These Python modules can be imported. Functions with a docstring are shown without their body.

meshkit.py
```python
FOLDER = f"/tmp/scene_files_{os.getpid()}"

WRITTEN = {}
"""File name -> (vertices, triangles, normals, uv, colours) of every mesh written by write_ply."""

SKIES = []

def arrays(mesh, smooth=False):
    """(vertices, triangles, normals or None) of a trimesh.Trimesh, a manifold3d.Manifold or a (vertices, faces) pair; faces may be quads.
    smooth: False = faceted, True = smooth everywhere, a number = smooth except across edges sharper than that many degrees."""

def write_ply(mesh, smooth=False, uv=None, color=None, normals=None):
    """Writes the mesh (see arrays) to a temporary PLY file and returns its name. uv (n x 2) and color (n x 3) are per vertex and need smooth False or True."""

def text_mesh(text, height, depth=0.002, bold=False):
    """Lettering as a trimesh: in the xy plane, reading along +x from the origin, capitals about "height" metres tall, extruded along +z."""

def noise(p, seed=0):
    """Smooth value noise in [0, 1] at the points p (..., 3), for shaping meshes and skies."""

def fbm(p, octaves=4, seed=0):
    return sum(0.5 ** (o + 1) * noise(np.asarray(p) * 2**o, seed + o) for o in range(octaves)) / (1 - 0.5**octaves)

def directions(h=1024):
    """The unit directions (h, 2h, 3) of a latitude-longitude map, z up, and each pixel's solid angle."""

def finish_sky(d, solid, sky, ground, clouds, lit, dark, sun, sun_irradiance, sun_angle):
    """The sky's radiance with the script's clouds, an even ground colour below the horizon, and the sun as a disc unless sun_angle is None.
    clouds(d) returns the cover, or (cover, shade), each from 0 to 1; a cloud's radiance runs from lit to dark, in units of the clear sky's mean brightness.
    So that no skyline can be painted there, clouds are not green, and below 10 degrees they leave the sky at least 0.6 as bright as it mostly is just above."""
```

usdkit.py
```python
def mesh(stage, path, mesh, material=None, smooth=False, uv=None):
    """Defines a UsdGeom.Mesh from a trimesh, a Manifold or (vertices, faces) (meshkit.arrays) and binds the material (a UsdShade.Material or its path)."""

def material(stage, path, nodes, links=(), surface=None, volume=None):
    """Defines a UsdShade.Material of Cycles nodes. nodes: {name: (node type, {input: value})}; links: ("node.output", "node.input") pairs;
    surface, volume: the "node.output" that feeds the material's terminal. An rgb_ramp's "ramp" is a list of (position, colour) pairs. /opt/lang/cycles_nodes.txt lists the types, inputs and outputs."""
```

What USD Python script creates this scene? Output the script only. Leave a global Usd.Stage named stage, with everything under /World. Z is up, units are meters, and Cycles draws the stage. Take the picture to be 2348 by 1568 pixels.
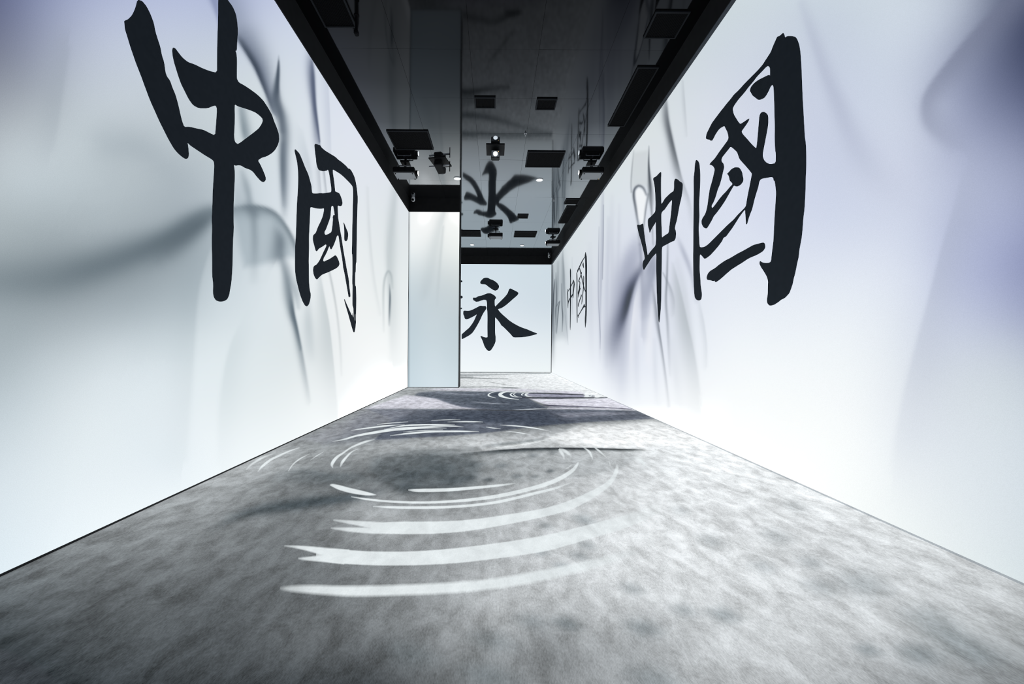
import math, random
import numpy as np
import trimesh, shapely
from shapely.geometry import Polygon, Point, MultiPoint
from shapely.ops import unary_union
from scipy.interpolate import RBFInterpolator
import usdkit, meshkit
from pxr import Usd, UsdGeom, UsdLux, Gf, Sdf, Vt

random.seed(7)
stage = Usd.Stage.CreateInMemory()
UsdGeom.SetStageUpAxis(stage, UsdGeom.Tokens.z)
UsdGeom.SetStageMetersPerUnit(stage, 1.0)
UsdGeom.Xform.Define(stage, '/World')

# ------------------------------------------------------------------ camera
EYE = 1.2                                   # eye height
F = 913.0                                   # focal length in pixels of the 2348 px wide frame
CX, CY = 1134.5, 795.7                      # the vanishing point of the corridor (shifted lens)
ROLL = math.radians(0.37)
R_ = np.array([math.cos(ROLL), 0, math.sin(ROLL)])
U_ = np.array([-math.sin(ROLL), 0, math.cos(ROLL)])
EYEP = np.array([0, 0, EYE])
cam = UsdGeom.Camera.Define(stage, '/World/camera')
cam.CreateHorizontalApertureAttr(36.0)
cam.CreateVerticalApertureAttr(36.0 * 1568 / 2348)
cam.CreateFocalLengthAttr(F * 36.0 / 2348)
cam.CreateHorizontalApertureOffsetAttr((1174 - CX) * 36.0 / 2348)
cam.CreateVerticalApertureOffsetAttr((CY - 784) * 36.0 / 2348)
cam.CreateClippingRangeAttr(Gf.Vec2f(0.05, 200))
cam.CreateExposureAttr(0.0)
cam.AddTransformOp().Set(Gf.Matrix4d(R_[0], R_[1], R_[2], 0, U_[0], U_[1], U_[2], 0, 0, -1, 0, 0, 0, 0, EYE, 1))
# no sky: a closed dark room, lit by its projected walls, its projectors and a few downlights

# ------------------------------------------------------------------ the room's measures
XL, XR = -2.121 * EYE, 2.258 * EYE          # left and right wall
ZS = EYE * 4.289                            # top of the projected walls
ZC = EYE * 4.62                             # ceiling
Y0, YE = -2.2, 15.8 * EYE                   # behind the camera, end wall
YP, YP2, XP = 9.72 * EYE, 10.14 * EYE, -0.873 * EYE   # the short partition on the left


def ray(px, py):
    px, py = np.asarray(px, float), np.asarray(py, float)
    return R_ * ((px - CX) / F)[..., None] + U_ * ((CY - py) / F)[..., None] + np.array([0, 1.0, 0])


def to_x(px, py, x):                         # the point of the plane X = x seen there
    d = ray(px, py)
    return EYEP + d * (x / d[..., 0])[..., None]


def to_y(px, py, y):
    d = ray(px, py)
    return EYEP + d * y


def to_z(px, py, z):
    d = ray(px, py)
    return EYEP + d * ((z - EYE) / d[..., 2])[..., None]


def pix(P):
    q = np.asarray(P, float) - EYEP
    y = np.maximum(q[..., 1], 0.9)           # what lies beside or behind the camera goes on as at the frame's edge
    return CX + F * (q @ R_) / y, CY - F * (q @ U_) / y


# ------------------------------------------------------------------ helpers
used = {}


def numbered(path):
    n = used.get(path, 0)
    used[path] = n + 1
    return path if n == 0 else f'{path}_{n:03d}'


def meta(prim, label=None, cat=None, group=None, kind=None):
    for k, v in (('label', label), ('category', cat), ('group', group), ('kind', kind)):
        if v:
            prim.SetCustomDataByKey(k, v)


def thing(name, loc=(0, 0, 0), label=None, cat=None, group=None, kind=None, rz=0):
    x = UsdGeom.Xform.Define(stage, numbered('/World/' + name))
    x.AddTranslateOp().Set(Gf.Vec3d(*map(float, loc)))
    if rz:
        x.AddRotateZOp().Set(float(rz))
    meta(x.GetPrim(), label, cat, group, kind)
    x.loc = np.array(loc, float)
    return x


def part(root, name, mesh, mat, smooth=False, label=None, kind=None, local=False, parent=None):
    """One mesh under root; the vertices are given in the world unless local."""
    path = (parent or root).GetPath()
    v, f, _ = meshkit.arrays(mesh)
    if not local:
        v = v - root.loc
    m = usdkit.mesh(stage, numbered(f'{path}/{name}'), trimesh.Trimesh(v, f, process=bool(smooth)), mat, smooth=smooth)
    meta(m.GetPrim(), label, None, None, kind)
    return m


def dup(src, loc, rz=0, label=None, group=None):
    was = src.GetPrim().GetCustomData()
    base = src.GetPrim().GetName()
    x = thing(base, loc, label or was['label'], was['category'], group or was.get('group'), rz=rz)
    x.GetPrim().GetReferences().AddInternalReference(src.GetPrim().GetPath())
    x.GetPrim().SetInstanceable(True)
    return x


def primvar(m, name, values, color=True):
    api = UsdGeom.PrimvarsAPI(m)
    if color:
        api.CreatePrimvar(name, Sdf.ValueTypeNames.Color3fArray, 'vertex').Set(Vt.Vec3fArray.FromNumpy(np.asarray(values, np.float32)))
    else:
        api.CreatePrimvar(name, Sdf.ValueTypeNames.FloatArray, 'vertex').Set(Vt.FloatArray.FromNumpy(np.asarray(values, np.float32)))


def box(x0, x1, y0, y1, z0, z1):
    m = trimesh.creation.box([abs(x1 - x0), abs(y1 - y0), abs(z1 - z0)])
    m.apply_translation([(x0 + x1) / 2, (y0 + y1) / 2, (z0 + z1) / 2])
    return m


def bevel_box(sx, sy, sz, b, c=(0, 0, 0)):
    v = []
    for s in np.ndindex(2, 2, 2):
        s = np.array(s) * 2 - 1
        h = np.array([sx, sy, sz]) / 2
        for k in range(3):
            q = s * (h - b)
            q[k] = s[k] * h[k]
            v.append(q)
    m = trimesh.convex.convex_hull(np.array(v))
    m.apply_translation(c)
    return m


def cyl(r, h, c, axis='z', n=24):
    m = trimesh.creation.cylinder(r, h, sections=n)
    if axis == 'x':
        m.apply_transform(trimesh.transformations.rotation_matrix(math.pi / 2, [0, 1, 0]))
    if axis == 'y':
        m.apply_transform(trimesh.transformations.rotation_matrix(math.pi / 2, [1, 0, 0]))
    m.apply_translation(c)
    return m


def cat(*ms):
    return trimesh.util.concatenate(list(ms))


def lin(c):
    c = np.clip(np.asarray(c, float) / 255, 0, 1)
    return np.where(c <= 0.04045, c / 12.92, ((c + 0.055) / 1.055) ** 2.4)


# ------------------------------------------------------------------ materials
L = '/World/Looks/'


def plain(name, color, rough=0.6, **kw):
    return usdkit.material(stage, L + name, {'p': ('principled_bsdf', {'base_color': color, 'roughness': rough, **kw})}, surface='p.BSDF')


def noisy(name, c1, c2, scale, rough=0.7, bump=0.0):
    nodes = {'t': ('texture_coordinate', {}), 'n': ('noise_texture', {'scale': scale, 'detail': 4.0}),
             'r': ('rgb_ramp', {'ramp': [(0.3, c1), (0.7, c2)]}), 'p': ('principled_bsdf', {'roughness': rough, 'specular_ior_level': 0.25})}
    links = [('t.object', 'n.vector'), ('n.fac', 'r.fac'), ('r.color', 'p.base_color')]
    if bump:
        nodes['b'] = ('bump', {'strength': 0.4, 'distance': bump})
        links += [('n.fac', 'b.height'), ('b.normal', 'p.normal')]
    return usdkit.material(stage, L + name, nodes, links, surface='p.BSDF')


BLACK = noisy('black_paint', (0.0025, 0.0029, 0.0035), (0.0055, 0.006, 0.007), 9.0, 0.75)
LIP = noisy('trim_lip', (0.035, 0.042, 0.052), (0.05, 0.058, 0.07), 12.0, 0.7)
SKIRT = plain('skirting', (0.004, 0.006, 0.008), 0.6)
SKIRT2 = plain('skirting_white', (0.82, 0.85, 0.87), 0.6)
METAL = plain('projector_shell', (0.006, 0.0065, 0.0075), 0.6, specular_ior_level=0.15)
PALE = plain('projector_base', (0.24, 0.255, 0.27), 0.5)
STEEL = plain('bracket_steel', (0.35, 0.36, 0.38), 0.35, metallic=0.8)
RUBBER = plain('cable_black', (0.004, 0.004, 0.005), 0.8, specular_ior_level=0.1)
WHITE = plain('white_plastic', (0.75, 0.77, 0.78), 0.35)
LENSG = plain('dark_glass', (0.004, 0.004, 0.006), 0.08)
GRILLE = plain('grille_black', (0.006, 0.0065, 0.007), 0.9, specular_ior_level=0.06)
GFRAME = plain('grille_frame', (0.018, 0.02, 0.023), 0.8, specular_ior_level=0.1)
INK = noisy('ink', (0.0225, 0.031, 0.041), (0.0265, 0.0355, 0.0465), 14.0, 0.95)
HOT = usdkit.material(stage, L + 'lens_light', {'e': ('emission', {'color': (0.93, 0.97, 1.0), 'strength': 5.0})}, surface='e.emission')
LAMP = usdkit.material(stage, L + 'downlight_light', {'e': ('emission', {'color': (0.95, 0.98, 1.0), 'strength': 2.2})}, surface='e.emission')
LED = usdkit.material(stage, L + 'indicator_light', {'e': ('emission', {'color': (1.0, 0.62, 0.2), 'strength': 1.6})}, surface='e.emission')

# a projection wall: it gives off its projected picture (the vertex colour), the cloth itself reflects little
SCREEN = usdkit.material(stage, L + 'projection_wall', {
    'a': ('attribute', {'attribute': 'picture'}),
    't': ('texture_coordinate', {}),
    'n': ('noise_texture', {'scale': 240.0, 'detail': 2.0}),
    'm': ('map_range', {'from_min': 0.3, 'from_max': 0.7, 'to_min': 0.965, 'to_max': 1.035}),
    'k': ('vector_math', {'math_type': 'scale'}),
    'p': ('principled_bsdf', {'base_color': (0.02, 0.021, 0.022), 'roughness': 0.9, 'specular_ior_level': 0.05, 'emission_strength': 1.0})},
    [('t.object', 'n.vector'), ('n.fac', 'm.value'), ('a.color', 'k.vector1'), ('m.result', 'k.scale'), ('k.vector', 'p.emission_color')], surface='p.BSDF')


def carpet_nodes():
    nodes = {
        't': ('texture_coordinate', {}),
        'mp': ('mapping', {'scale': (8.5, 5.0, 1.0)}),
        'n1': ('noise_texture', {'scale': 1.0, 'detail': 7.0, 'roughness': 0.68, 'distortion': 0.35}),
        'mq': ('mapping', {'scale': (2.1, 1.2, 1.0), 'location': (3.1, 7.7, 0)}),
        'n2': ('noise_texture', {'scale': 1.0, 'detail': 3.0, 'roughness': 0.5}),
        'mr': ('mapping', {'scale': (150.0, 60.0, 1.0)}),
        'n3': ('noise_texture', {'scale': 1.0, 'detail': 2.0, 'roughness': 0.6}),
        'w': ('wave_texture', {'wave_type': 'bands', 'bands_direction': 'x', 'scale': 55.0, 'distortion': 1.2, 'detail': 1.0, 'detail_scale': 2.0}),
        'r1': ('map_range', {'from_min': 0.36, 'from_max': 0.64, 'to_min': -0.5, 'to_max': 0.5, 'clamp': True}),
        's2': ('math', {'math_type': 'multiply_add', 'value2': 1.0, 'value3': -0.5}),
        's3': ('math', {'math_type': 'multiply_add', 'value2': 1.5, 'value3': -0.75}),
        's4': ('math', {'math_type': 'multiply_add', 'value2': 0.22, 'value3': -0.11}),
        'a1': ('math', {'math_type': 'add'}), 'a2': ('math', {'math_type': 'add'}), 'a3': ('math', {'math_type': 'add'})}
    links = [('t.object', 'mp.vector'), ('t.object', 'mq.vector'), ('t.object', 'mr.vector'), ('t.object', 'w.vector'),
             ('mp.vector', 'n1.vector'), ('mq.vector', 'n2.vector'), ('mr.vector', 'n3.vector'),
             ('n1.fac', 'r1.value'), ('n2.fac', 's2.value1'), ('n3.fac', 's3.value1'), ('w.fac', 's4.value1'),
             ('r1.result', 'a1.value1'), ('s2.value', 'a1.value2'), ('a1.value', 'a2.value1'), ('s3.value', 'a2.value2'), ('a2.value', 'a3.value1'), ('s4.value', 'a3.value2')]
    return nodes, links


# the carpet: mottled grey pile, and the picture the ceiling projectors throw on it (projected light times the pile's own mottle)
cn, cl = carpet_nodes()
cn.update({
    'pic': ('attribute', {'attribute': 'picture'}),
    'ab': ('map_range', {'from_min': -0.8, 'from_max': 0.8, 'to_min': 0.1, 'to_max': 1.9}),
    'al': ('vector_math', {'math_type': 'scale', 'vector1': (0.125, 0.132, 0.138)}),
    'eb': ('map_range', {'from_min': -0.8, 'from_max': 0.8, 'to_min': 0.66, 'to_max': 1.36}),
    'em': ('vector_math', {'math_type': 'scale'}),
    'bp': ('bump', {'strength': 0.35, 'distance': 0.004}),
    'p': ('principled_bsdf', {'roughness': 0.95, 'specular_ior_level': 0.08, 'sheen_weight': 0.05, 'emission_strength': 1.0})})
cl += [('a3.value', 'ab.value'), ('ab.result', 'al.scale'), ('al.vector', 'p.base_color'),
       ('a3.value', 'eb.value'), ('eb.result', 'em.scale'), ('pic.color', 'em.vector1'), ('em.vector', 'p.emission_color'),
       ('n3.fac', 'bp.height'), ('bp.normal', 'p.normal')]
CARPET = usdkit.material(stage, L + 'carpet', cn, cl, surface='p.BSDF')

# the projected ripple strokes: light thrown on the same carpet, fading out at their edges
rn, rl = carpet_nodes()
rn.update({
    'fd': ('attribute', {'attribute': 'fade'}),
    'eb': ('map_range', {'from_min': -0.8, 'from_max': 0.8, 'to_min': 0.86, 'to_max': 1.1}),
    'em': ('vector_math', {'math_type': 'scale', 'vector1': (0.74, 0.79, 0.80)}),
    'p': ('principled_bsdf', {'base_color': (0.16, 0.17, 0.175), 'roughness': 0.95, 'specular_ior_level': 0.05, 'emission_strength': 1.0}),
    'tr': ('transparent_bsdf', {}), 'mx': ('mix_closure', {})})
rl += [('a3.value', 'eb.value'), ('eb.result', 'em.scale'), ('em.vector', 'p.emission_color'),
       ('fd.fac', 'mx.fac'), ('tr.BSDF', 'mx.closure1'), ('p.BSDF', 'mx.closure2')]
RIPPLE = usdkit.material(stage, L + 'ripple_light', rn, rl, surface='mx.closure')

# the ceiling: gloss black panels; reflectivity rises towards grazing
CEIL = usdkit.material(stage, L + 'gloss_ceiling', {
    'lw': ('layer_weight', {'blend': 0.5}),
    'r': ('rgb_ramp', {'ramp': [(0.0, (0.012, 0.0122, 0.013)), (0.33, (0.014, 0.0148, 0.016)), (0.40, (0.024, 0.0255, 0.028)), (0.46, (0.044, 0.047, 0.052)), (0.52, (0.092, 0.099, 0.107)), (0.58, (0.24, 0.255, 0.27)),
                                (0.64, (0.38, 0.40, 0.415)), (0.76, (0.42, 0.445, 0.46)), (1.0, (0.7, 0.71, 0.72))]}),
    't': ('texture_coordinate', {}), 'n': ('noise_texture', {'scale': 3.0, 'detail': 3.0}), 'mr': ('map_range', {'to_min': 0.042, 'to_max': 0.062}),
    'g': ('glossy_bsdf', {'distribution': 'ggx'}), 'd': ('diffuse_bsdf', {'color': (0.003, 0.0031, 0.0034)}), 'a': ('add_closure', {})},
    [('lw.facing', 'r.fac'), ('r.color', 'g.color'), ('t.object', 'n.vector'), ('n.fac', 'mr.value'), ('mr.result', 'g.roughness'), ('g.BSDF', 'a.closure1'), ('d.BSDF', 'a.closure2')], surface='a.closure')


# ------------------------------------------------------------------ pictures painted on the grids' vertices (projected content)
class Canvas:
    def __init__(self, px, py, pts, warp=lambda x, y: (x, y), smooth=0.0, kernel='thin_plate_spline', gain=1.0, sat=1.0, ink=1.0):
        self.ink = ink
        self.gain = gain
        self.x, self.y = px, py
        pts = np.array([(p[0], p[1], *((p[2],) * 3 if len(p) == 3 else p[2:])) for p in pts], float)
        a, b = warp(pts[:, 0], pts[:, 1])
        fit = RBFInterpolator(np.c_[a, b], pts[:, 2:], kernel=kernel, smoothing=smooth, neighbors=24)
        qa, qb = warp(np.clip(px, -60, 2408), np.clip(py, -60, 1628))
        self.c = np.clip(fit(np.c_[qa, qb]), 45, 253)
        g = self.c.mean(1, keepdims=True)
        self.c = g + (self.c - g) * sat

    def segdist(self, pts):
        x, y = self.x, self.y
        for a, b in zip(pts[:-1], pts[1:]):
            dx, dy = b[0] - a[0], b[1] - a[1]
            ll = dx * dx + dy * dy + 1e-9
            t = np.clip(((x - a[0]) * dx + (y - a[1]) * dy) / ll, 0, 1)
            ex, ey = x - a[0] - t * dx, y - a[1] - t * dy
            yield t, np.hypot(ex, ey), dx * ey - dy * ex > 0, a, b

    def apply(self, d, col):
        d = d[:, None]
        col = np.asarray(col, float)
        col = col.mean() + (col - col.mean()) * self.ink
        self.c = self.c * (1 - d) + d * np.asarray(col, float)

    def stroke(self, pts, col=(70, 82, 94), k=1.0):
        """pts: (x, y, width on the left when going down, width on the right, strength)"""
        k *= self.gain
        pts = curve([p if len(p) == 5 else (p[0], p[1], p[2], p[2], p[3]) for p in pts], 4)
        den = np.zeros(len(self.x))
        for t, d, left, a, b in self.segdist(pts):
            w = np.where(left, a[2] + (b[2] - a[2]) * t, a[3] + (b[3] - a[3]) * t)
            s = a[4] + (b[4] - a[4]) * t
            den = np.maximum(den, k * s * np.exp(-(d / np.maximum(w, 0.2)) ** 2))
        self.apply(np.clip(den, 0, 1), col)

    def fill(self, pts, col, s, w):
        """a polygon with soft edges"""
        inside = np.zeros(len(self.x), bool)
        dist = np.full(len(self.x), 1e9)
        pts = list(pts) + [pts[0]]
        for t, d, left, a, b in self.segdist(pts):
            dist = np.minimum(dist, d)
            cross = (a[1] > self.y) != (b[1] > self.y)
            with np.errstate(divide='ignore', invalid='ignore'):
                xi = a[0] + (self.y - a[1]) * (b[0] - a[0]) / ((b[1] - a[1]) or 1e-9)
            inside ^= cross & (self.x < xi)
        q = np.clip(np.where(inside, dist, -dist) / (2 * w) + 0.5, 0, 1)
        self.apply(s * q * q * (3 - 2 * q), col)


def curve(pts, n):
    """Catmull-Rom through all given columns"""
    p = np.array(pts, float)
    if len(p) < 3:
        return p
    q = np.vstack([2 * p[0] - p[1], p, 2 * p[-1] - p[-2]])
    out = []
    for i in range(1, len(q) - 2):
        for t in np.arange(n) / n:
            out.append(0.5 * (2 * q[i] + (q[i + 1] - q[i - 1]) * t + (2 * q[i - 1] - 5 * q[i] + 4 * q[i + 1] - q[i + 2]) * t * t + (3 * q[i] - q[i - 1] - 3 * q[i + 1] + q[i + 2]) * t ** 3))
    out.append(p[-1])
    o = np.array(out)
    if o.shape[1] > 2:
        o[:, 2:] = np.maximum(o[:, 2:], 0)
    return o


def grid(P):
    """P: rows x columns x 3 points -> vertices, triangles"""
    r, c = P.shape[:2]
    i, j = np.meshgrid(np.arange(r - 1), np.arange(c - 1), indexing='ij')
    a = (i * c + j).ravel()
    return P.reshape(-1, 3), np.vstack([np.c_[a, a + 1, a + c + 1], np.c_[a, a + c + 1, a + c]])


def beam(c, v, top=0.0):
    """the thrown light: where projectors overlap, the picture's whites lie above what the exposure holds"""
    g = np.clip((c.min(1) - 243) / 8, 0, 1) ** 2
    low = np.clip((1.3 - v[:, 2]) / 0.8, 0, 1) * np.clip((v[:, 1] - 4.5) / 2.5, 0, 1)
    return lin(c) * (1.01 + 0.5 * g * low + top * g)[:, None]


def screen(name, P, canvas_of, flip=False, label=None):
    v, f = grid(P)
    if flip:
        f = f[:, ::-1]
    px, py = pix(v)
    cv = canvas_of(px, py)
    root = thing(name, (0, 0, 0), kind='structure', label=label)
    m = part(root, 'projection_surface', (v, f), SCREEN)
    primvar(m, 'picture', beam(cv.c, v))
    return root


def depths(step, xw):
    """wall stations that are evenly spaced in the frame"""
    pts, px = [], abs(F * xw / YE)
    while px < 1260:
        pts.append(F * abs(xw) / px)
        px += step * (0.3 if px < 300 and xw > 0 else 0.5 if px < 660 else 1.0)
    pts = [YE] + pts[1:]
    return np.array(pts[::-1])


# ================================================================== structure
# ---- left wall
LW = [(0, 0, 95, 103, 138), (100, 0, 140, 150, 184), (200, 0, 166, 176, 207), (270, 10, 175, 185, 214), (60, 120, 134, 142, 168), (0, 130, 122, 128, 146), (150, 100, 168, 177, 198), (240, 130, 186, 196, 214),
      (60, 200, 148, 157, 170), (0, 250, 160, 168, 177), (130, 230, 166, 176, 184), (175, 230, 193, 204, 214), (250, 250, 196, 206, 214), (330, 150, 192, 202, 216), (400, 60, 188, 198, 222), (450, 120, 193, 204, 219), (470, 20, 182, 193, 222), (370, 300, 190, 201, 208),
      (30, 340, 193, 204, 211), (110, 320, 178, 188, 195), (160, 330, 195, 207, 214), (300, 330, 172, 183, 190), (250, 380, 174, 186, 193), (120, 400, 192, 204, 211), (60, 430, 190, 203, 211), (0, 420, 188, 199, 205), (300, 440, 182, 194, 201),
      (440, 420, 170, 182, 191), (420, 460, 158, 170, 179), (100, 520, 158, 170, 176), (20, 520, 160, 172, 177), (0, 620, 162, 174, 180), (250, 520, 172, 184, 191), (350, 480, 172, 184, 191), (100, 640, 150, 162, 169), (200, 660, 140, 152, 159), (300, 640, 138, 150, 158), (420, 600, 140, 153, 161),
      (150, 700, 148, 160, 167), (50, 760, 154, 167, 174), (250, 720, 168, 181, 189), (350, 700, 168, 181, 189), (430, 680, 172, 186, 194), (0, 850, 170, 183, 190), (100, 820, 194, 206, 213), (250, 800, 211, 222, 228), (400, 800, 208, 221, 227),
      (50, 950, 200, 213, 220), (200, 950, 222, 232, 236), (350, 950, 221, 231, 237), (0, 1100, 215, 227, 234), (200, 1100, 228, 238, 243), (380, 1050, 220, 232, 239), (0, 1280, 220, 234, 242), (300, 1160, 236, 245, 249),
      (480, 640, 208, 220, 227), (475, 800, 228, 237, 241), (470, 1000, 240, 247, 250), (560, 660, 205, 217, 224), (640, 750, 217, 227, 231), (560, 900, 220, 230, 233), (640, 900, 227, 235, 237), (700, 800, 212, 220, 223),
      (600, 1050, 241, 248, 250), (760, 900, 245, 249, 250), (850, 800, 249, 250, 250), (880, 600, 224, 231, 233), (850, 480, 225, 231, 236), (800, 300, 221, 226, 239), (760, 220, 214, 221, 234), (690, 120, 204, 214, 228),
      (620, 60, 203, 213, 232), (590, 20, 188, 198, 222), (550, 20, 165, 175, 207), (600, 150, 204, 214, 224), (565, 190, 206, 216, 222), (660, 300, 214, 224, 230), (720, 400, 216, 223, 231), (580, 270, 206, 216, 220),
      (600, 420, 208, 219, 226), (640, 430, 214, 224, 232), (530, 440, 186, 198, 206), (920, 700, 226, 233, 234), (920, 850, 247, 251, 251), (900, 500, 218, 225, 228), (800, 600, 238, 241, 242), (780, 700, 240, 243, 243)]


def left_picture(px, py):
    c = Canvas(px, py, LW, smooth=2.0, gain=1.35, sat=.9, warp=lambda x, y: (x / 100, y / 100))
    c.stroke([(-40, 645, 55, 60, .22), (100, 640, 50, 55, .28), (200, 618, 42, 45, .36), (300, 585, 36, 38, .42), (380, 550, 34, 30, .5), (440, 510, 30, 24, .5), (480, 487, 22, 18, .4), (520, 482, 12, 12, .3)], (72, 86, 95))
    c.stroke([(520, 482, 20, 6, .3), (560, 475, 20, 6, .42), (600, 477, 18, 6, .5), (630, 490, 14, 6, .5), (655, 520, 10, 5, .5), (674, 556, 9, 5, .45), (690, 600, 8, 5, .3)], (80, 94, 104))
    c.fill([(535, 484), (600, 482), (642, 502), (672, 560), (674, 588), (640, 592), (600, 606), (560, 612), (548, 560)], (150, 165, 174), .55, 12)
    c.stroke([(632, 520, 12, 10, .1), (642, 550, 18, 14, .45), (640, 580, 20, 14, .4), (630, 600, 18, 12, .05)], (88, 101, 112))
    c.stroke([(565, 470, 12, 12, .2), (580, 486, 14, 14, .4), (582, 510, 10, 10, .25), (584, 560, 10, 10, .2), (582, 640, 12, 12, .05)], (95, 108, 118))
    c.stroke([(555, 395, 8, 8, .15), (566, 430, 10, 9, .32), (574, 470, 9, 8, .3)], (110, 124, 134))
    c.stroke([(548, 400, 6, 16, .0), (545, 470, 10, 18, .25)], (140, 154, 164))
    c.stroke([(510, -20, 20, 46, .25), (536, 60, 12, 44, .3), (556, 100, 8, 40, .5), (585, 150, 7, 32, .6), (606, 200, 5, 24, .55), (628, 258, 4, 16, .35)], (92, 102, 122))
    c.stroke([(542, 82, 4, 8, .1), (556, 103, 4, 9, .45), (583, 148, 3.5, 9, .6), (600, 186, 3.5, 8, .5), (614, 222, 3, 7, .35), (626, 254, 3, 5, .1)], (52, 62, 76))
    c.stroke([(639, 140, 2, 2, .2), (637.5, 170, 3, 3, .6), (636, 200, 4.5, 4, .6), (637, 225, 8, 6, .3), (644, 260, 6, 7, .25), (647, 300, 6, 8, .2)], (46, 54, 68))
    c.stroke([(715, 140, 4, 3, .2), (718, 180, 5, 3, .45), (720, 215, 4, 3, .5), (723, 250, 4, 3, .5), (729, 295, 3, 2.5, .45), (733, 325, 2.5, 2, .35)], (58, 66, 88))
    c.stroke([(648, 330, 5, 8, .15), (648, 380, 5, 8, .3), (649, 430, 5, 8, .22), (651, 470, 5, 8, .1)], (74, 88, 102))
    c.stroke([(668, 690, 5, 3, .1), (673, 720, 6, 2.6, .4), (681, 755, 5, 2.4, .4), (690, 800, 4, 2.4, .2)], (70, 84, 94))
    c.stroke([(350, 600, 30, 20, .05), (420, 548, 26, 18, .35), (460, 515, 20, 14, .4), (488, 494, 14, 10, .2)], (72, 85, 94))
    c.stroke([(486, -10, 10, 20, .45), (498, 30, 6, 14, .4), (503, 60, 4, 8, .2)], (118, 128, 165))
    c.stroke([(639, 128, 2, 2, .1), (638, 160, 4, 4, .6), (634, 205, 9, 6, .65), (633, 235, 16, 11, .55), (645, 270, 12, 14, .5), (650, 310, 10, 14, .5), (648, 360, 9, 14, .48), (649, 420, 8, 13, .38), (651, 470, 8, 10, .2), (652, 510, 8, 8, 0)], (76, 88, 102))
    c.stroke([(712, 120, 12, 4, .15), (717, 165, 13, 5, .55), (719, 205, 11, 5, .62), (722, 245, 9, 4, .6), (728, 290, 11, 3, .5), (733, 330, 12, 2, .3), (737, 345, 8, 2, .05)], (84, 94, 118))
    c.stroke([(750, 170, 14, 2, .12), (755, 260, 14, 2, .16), (758, 350, 14, 2, .1)], (140, 150, 175))
    c.stroke([(732, 388, 8, 1.4, .18), (736, 440, 8, 1.4, .16)], (110, 118, 130))
    c.stroke([(743, 388, 4, 1.4, .3), (749, 442, 4, 1.4, .2)], (110, 118, 130))
    c.stroke([(553, 250, 8, 12, .35), (560, 300, 8, 14, .5), (566, 325, 8, 12, .3)], (105, 120, 130))
    c.stroke([(690, 300, 18, 6, .05), (706, 370, 18, 6, .16), (716, 430, 14, 5, .08)], (140, 152, 164))
    c.stroke([(645, 590, 8, 10, .25), (655, 625, 10, 12, .4), (664, 670, 14, 8, .5), (672, 715, 12, 4, .6), (680, 750, 10, 3.5, .5), (690, 800, 10, 3.5, .35), (700, 860, 9, 4, .2), (710, 920, 9, 4, .05)], (88, 102, 113))
    c.stroke([(668, 640, 10, 16, .1), (676, 665, 6, 14, .3), (684, 705, 5, 6, .15)], (120, 134, 144))
    c.stroke([(706, 690, 10, 8, .1), (708, 740, 14, 10, .22), (712, 790, 14, 10, .15), (716, 830, 10, 10, .02)], (140, 154, 162))
    c.stroke([(733, 630, 6, 3, .15), (742, 680, 16, 3, .25), (753, 740, 26, 2.5, .28), (760, 800, 34, 2.5, .24), (767, 880, 34, 3, .12), (772, 960, 34, 4, .03)], (150, 163, 168))
    c.stroke([(755, 622, 3, 2.5, .3), (764, 665, 3, 2.5, .3), (773, 720, 3, 2.5, .22), (780, 790, 3, 3, .14), (783, 860, 3, 3, .05)], (150, 158, 162))
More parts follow.
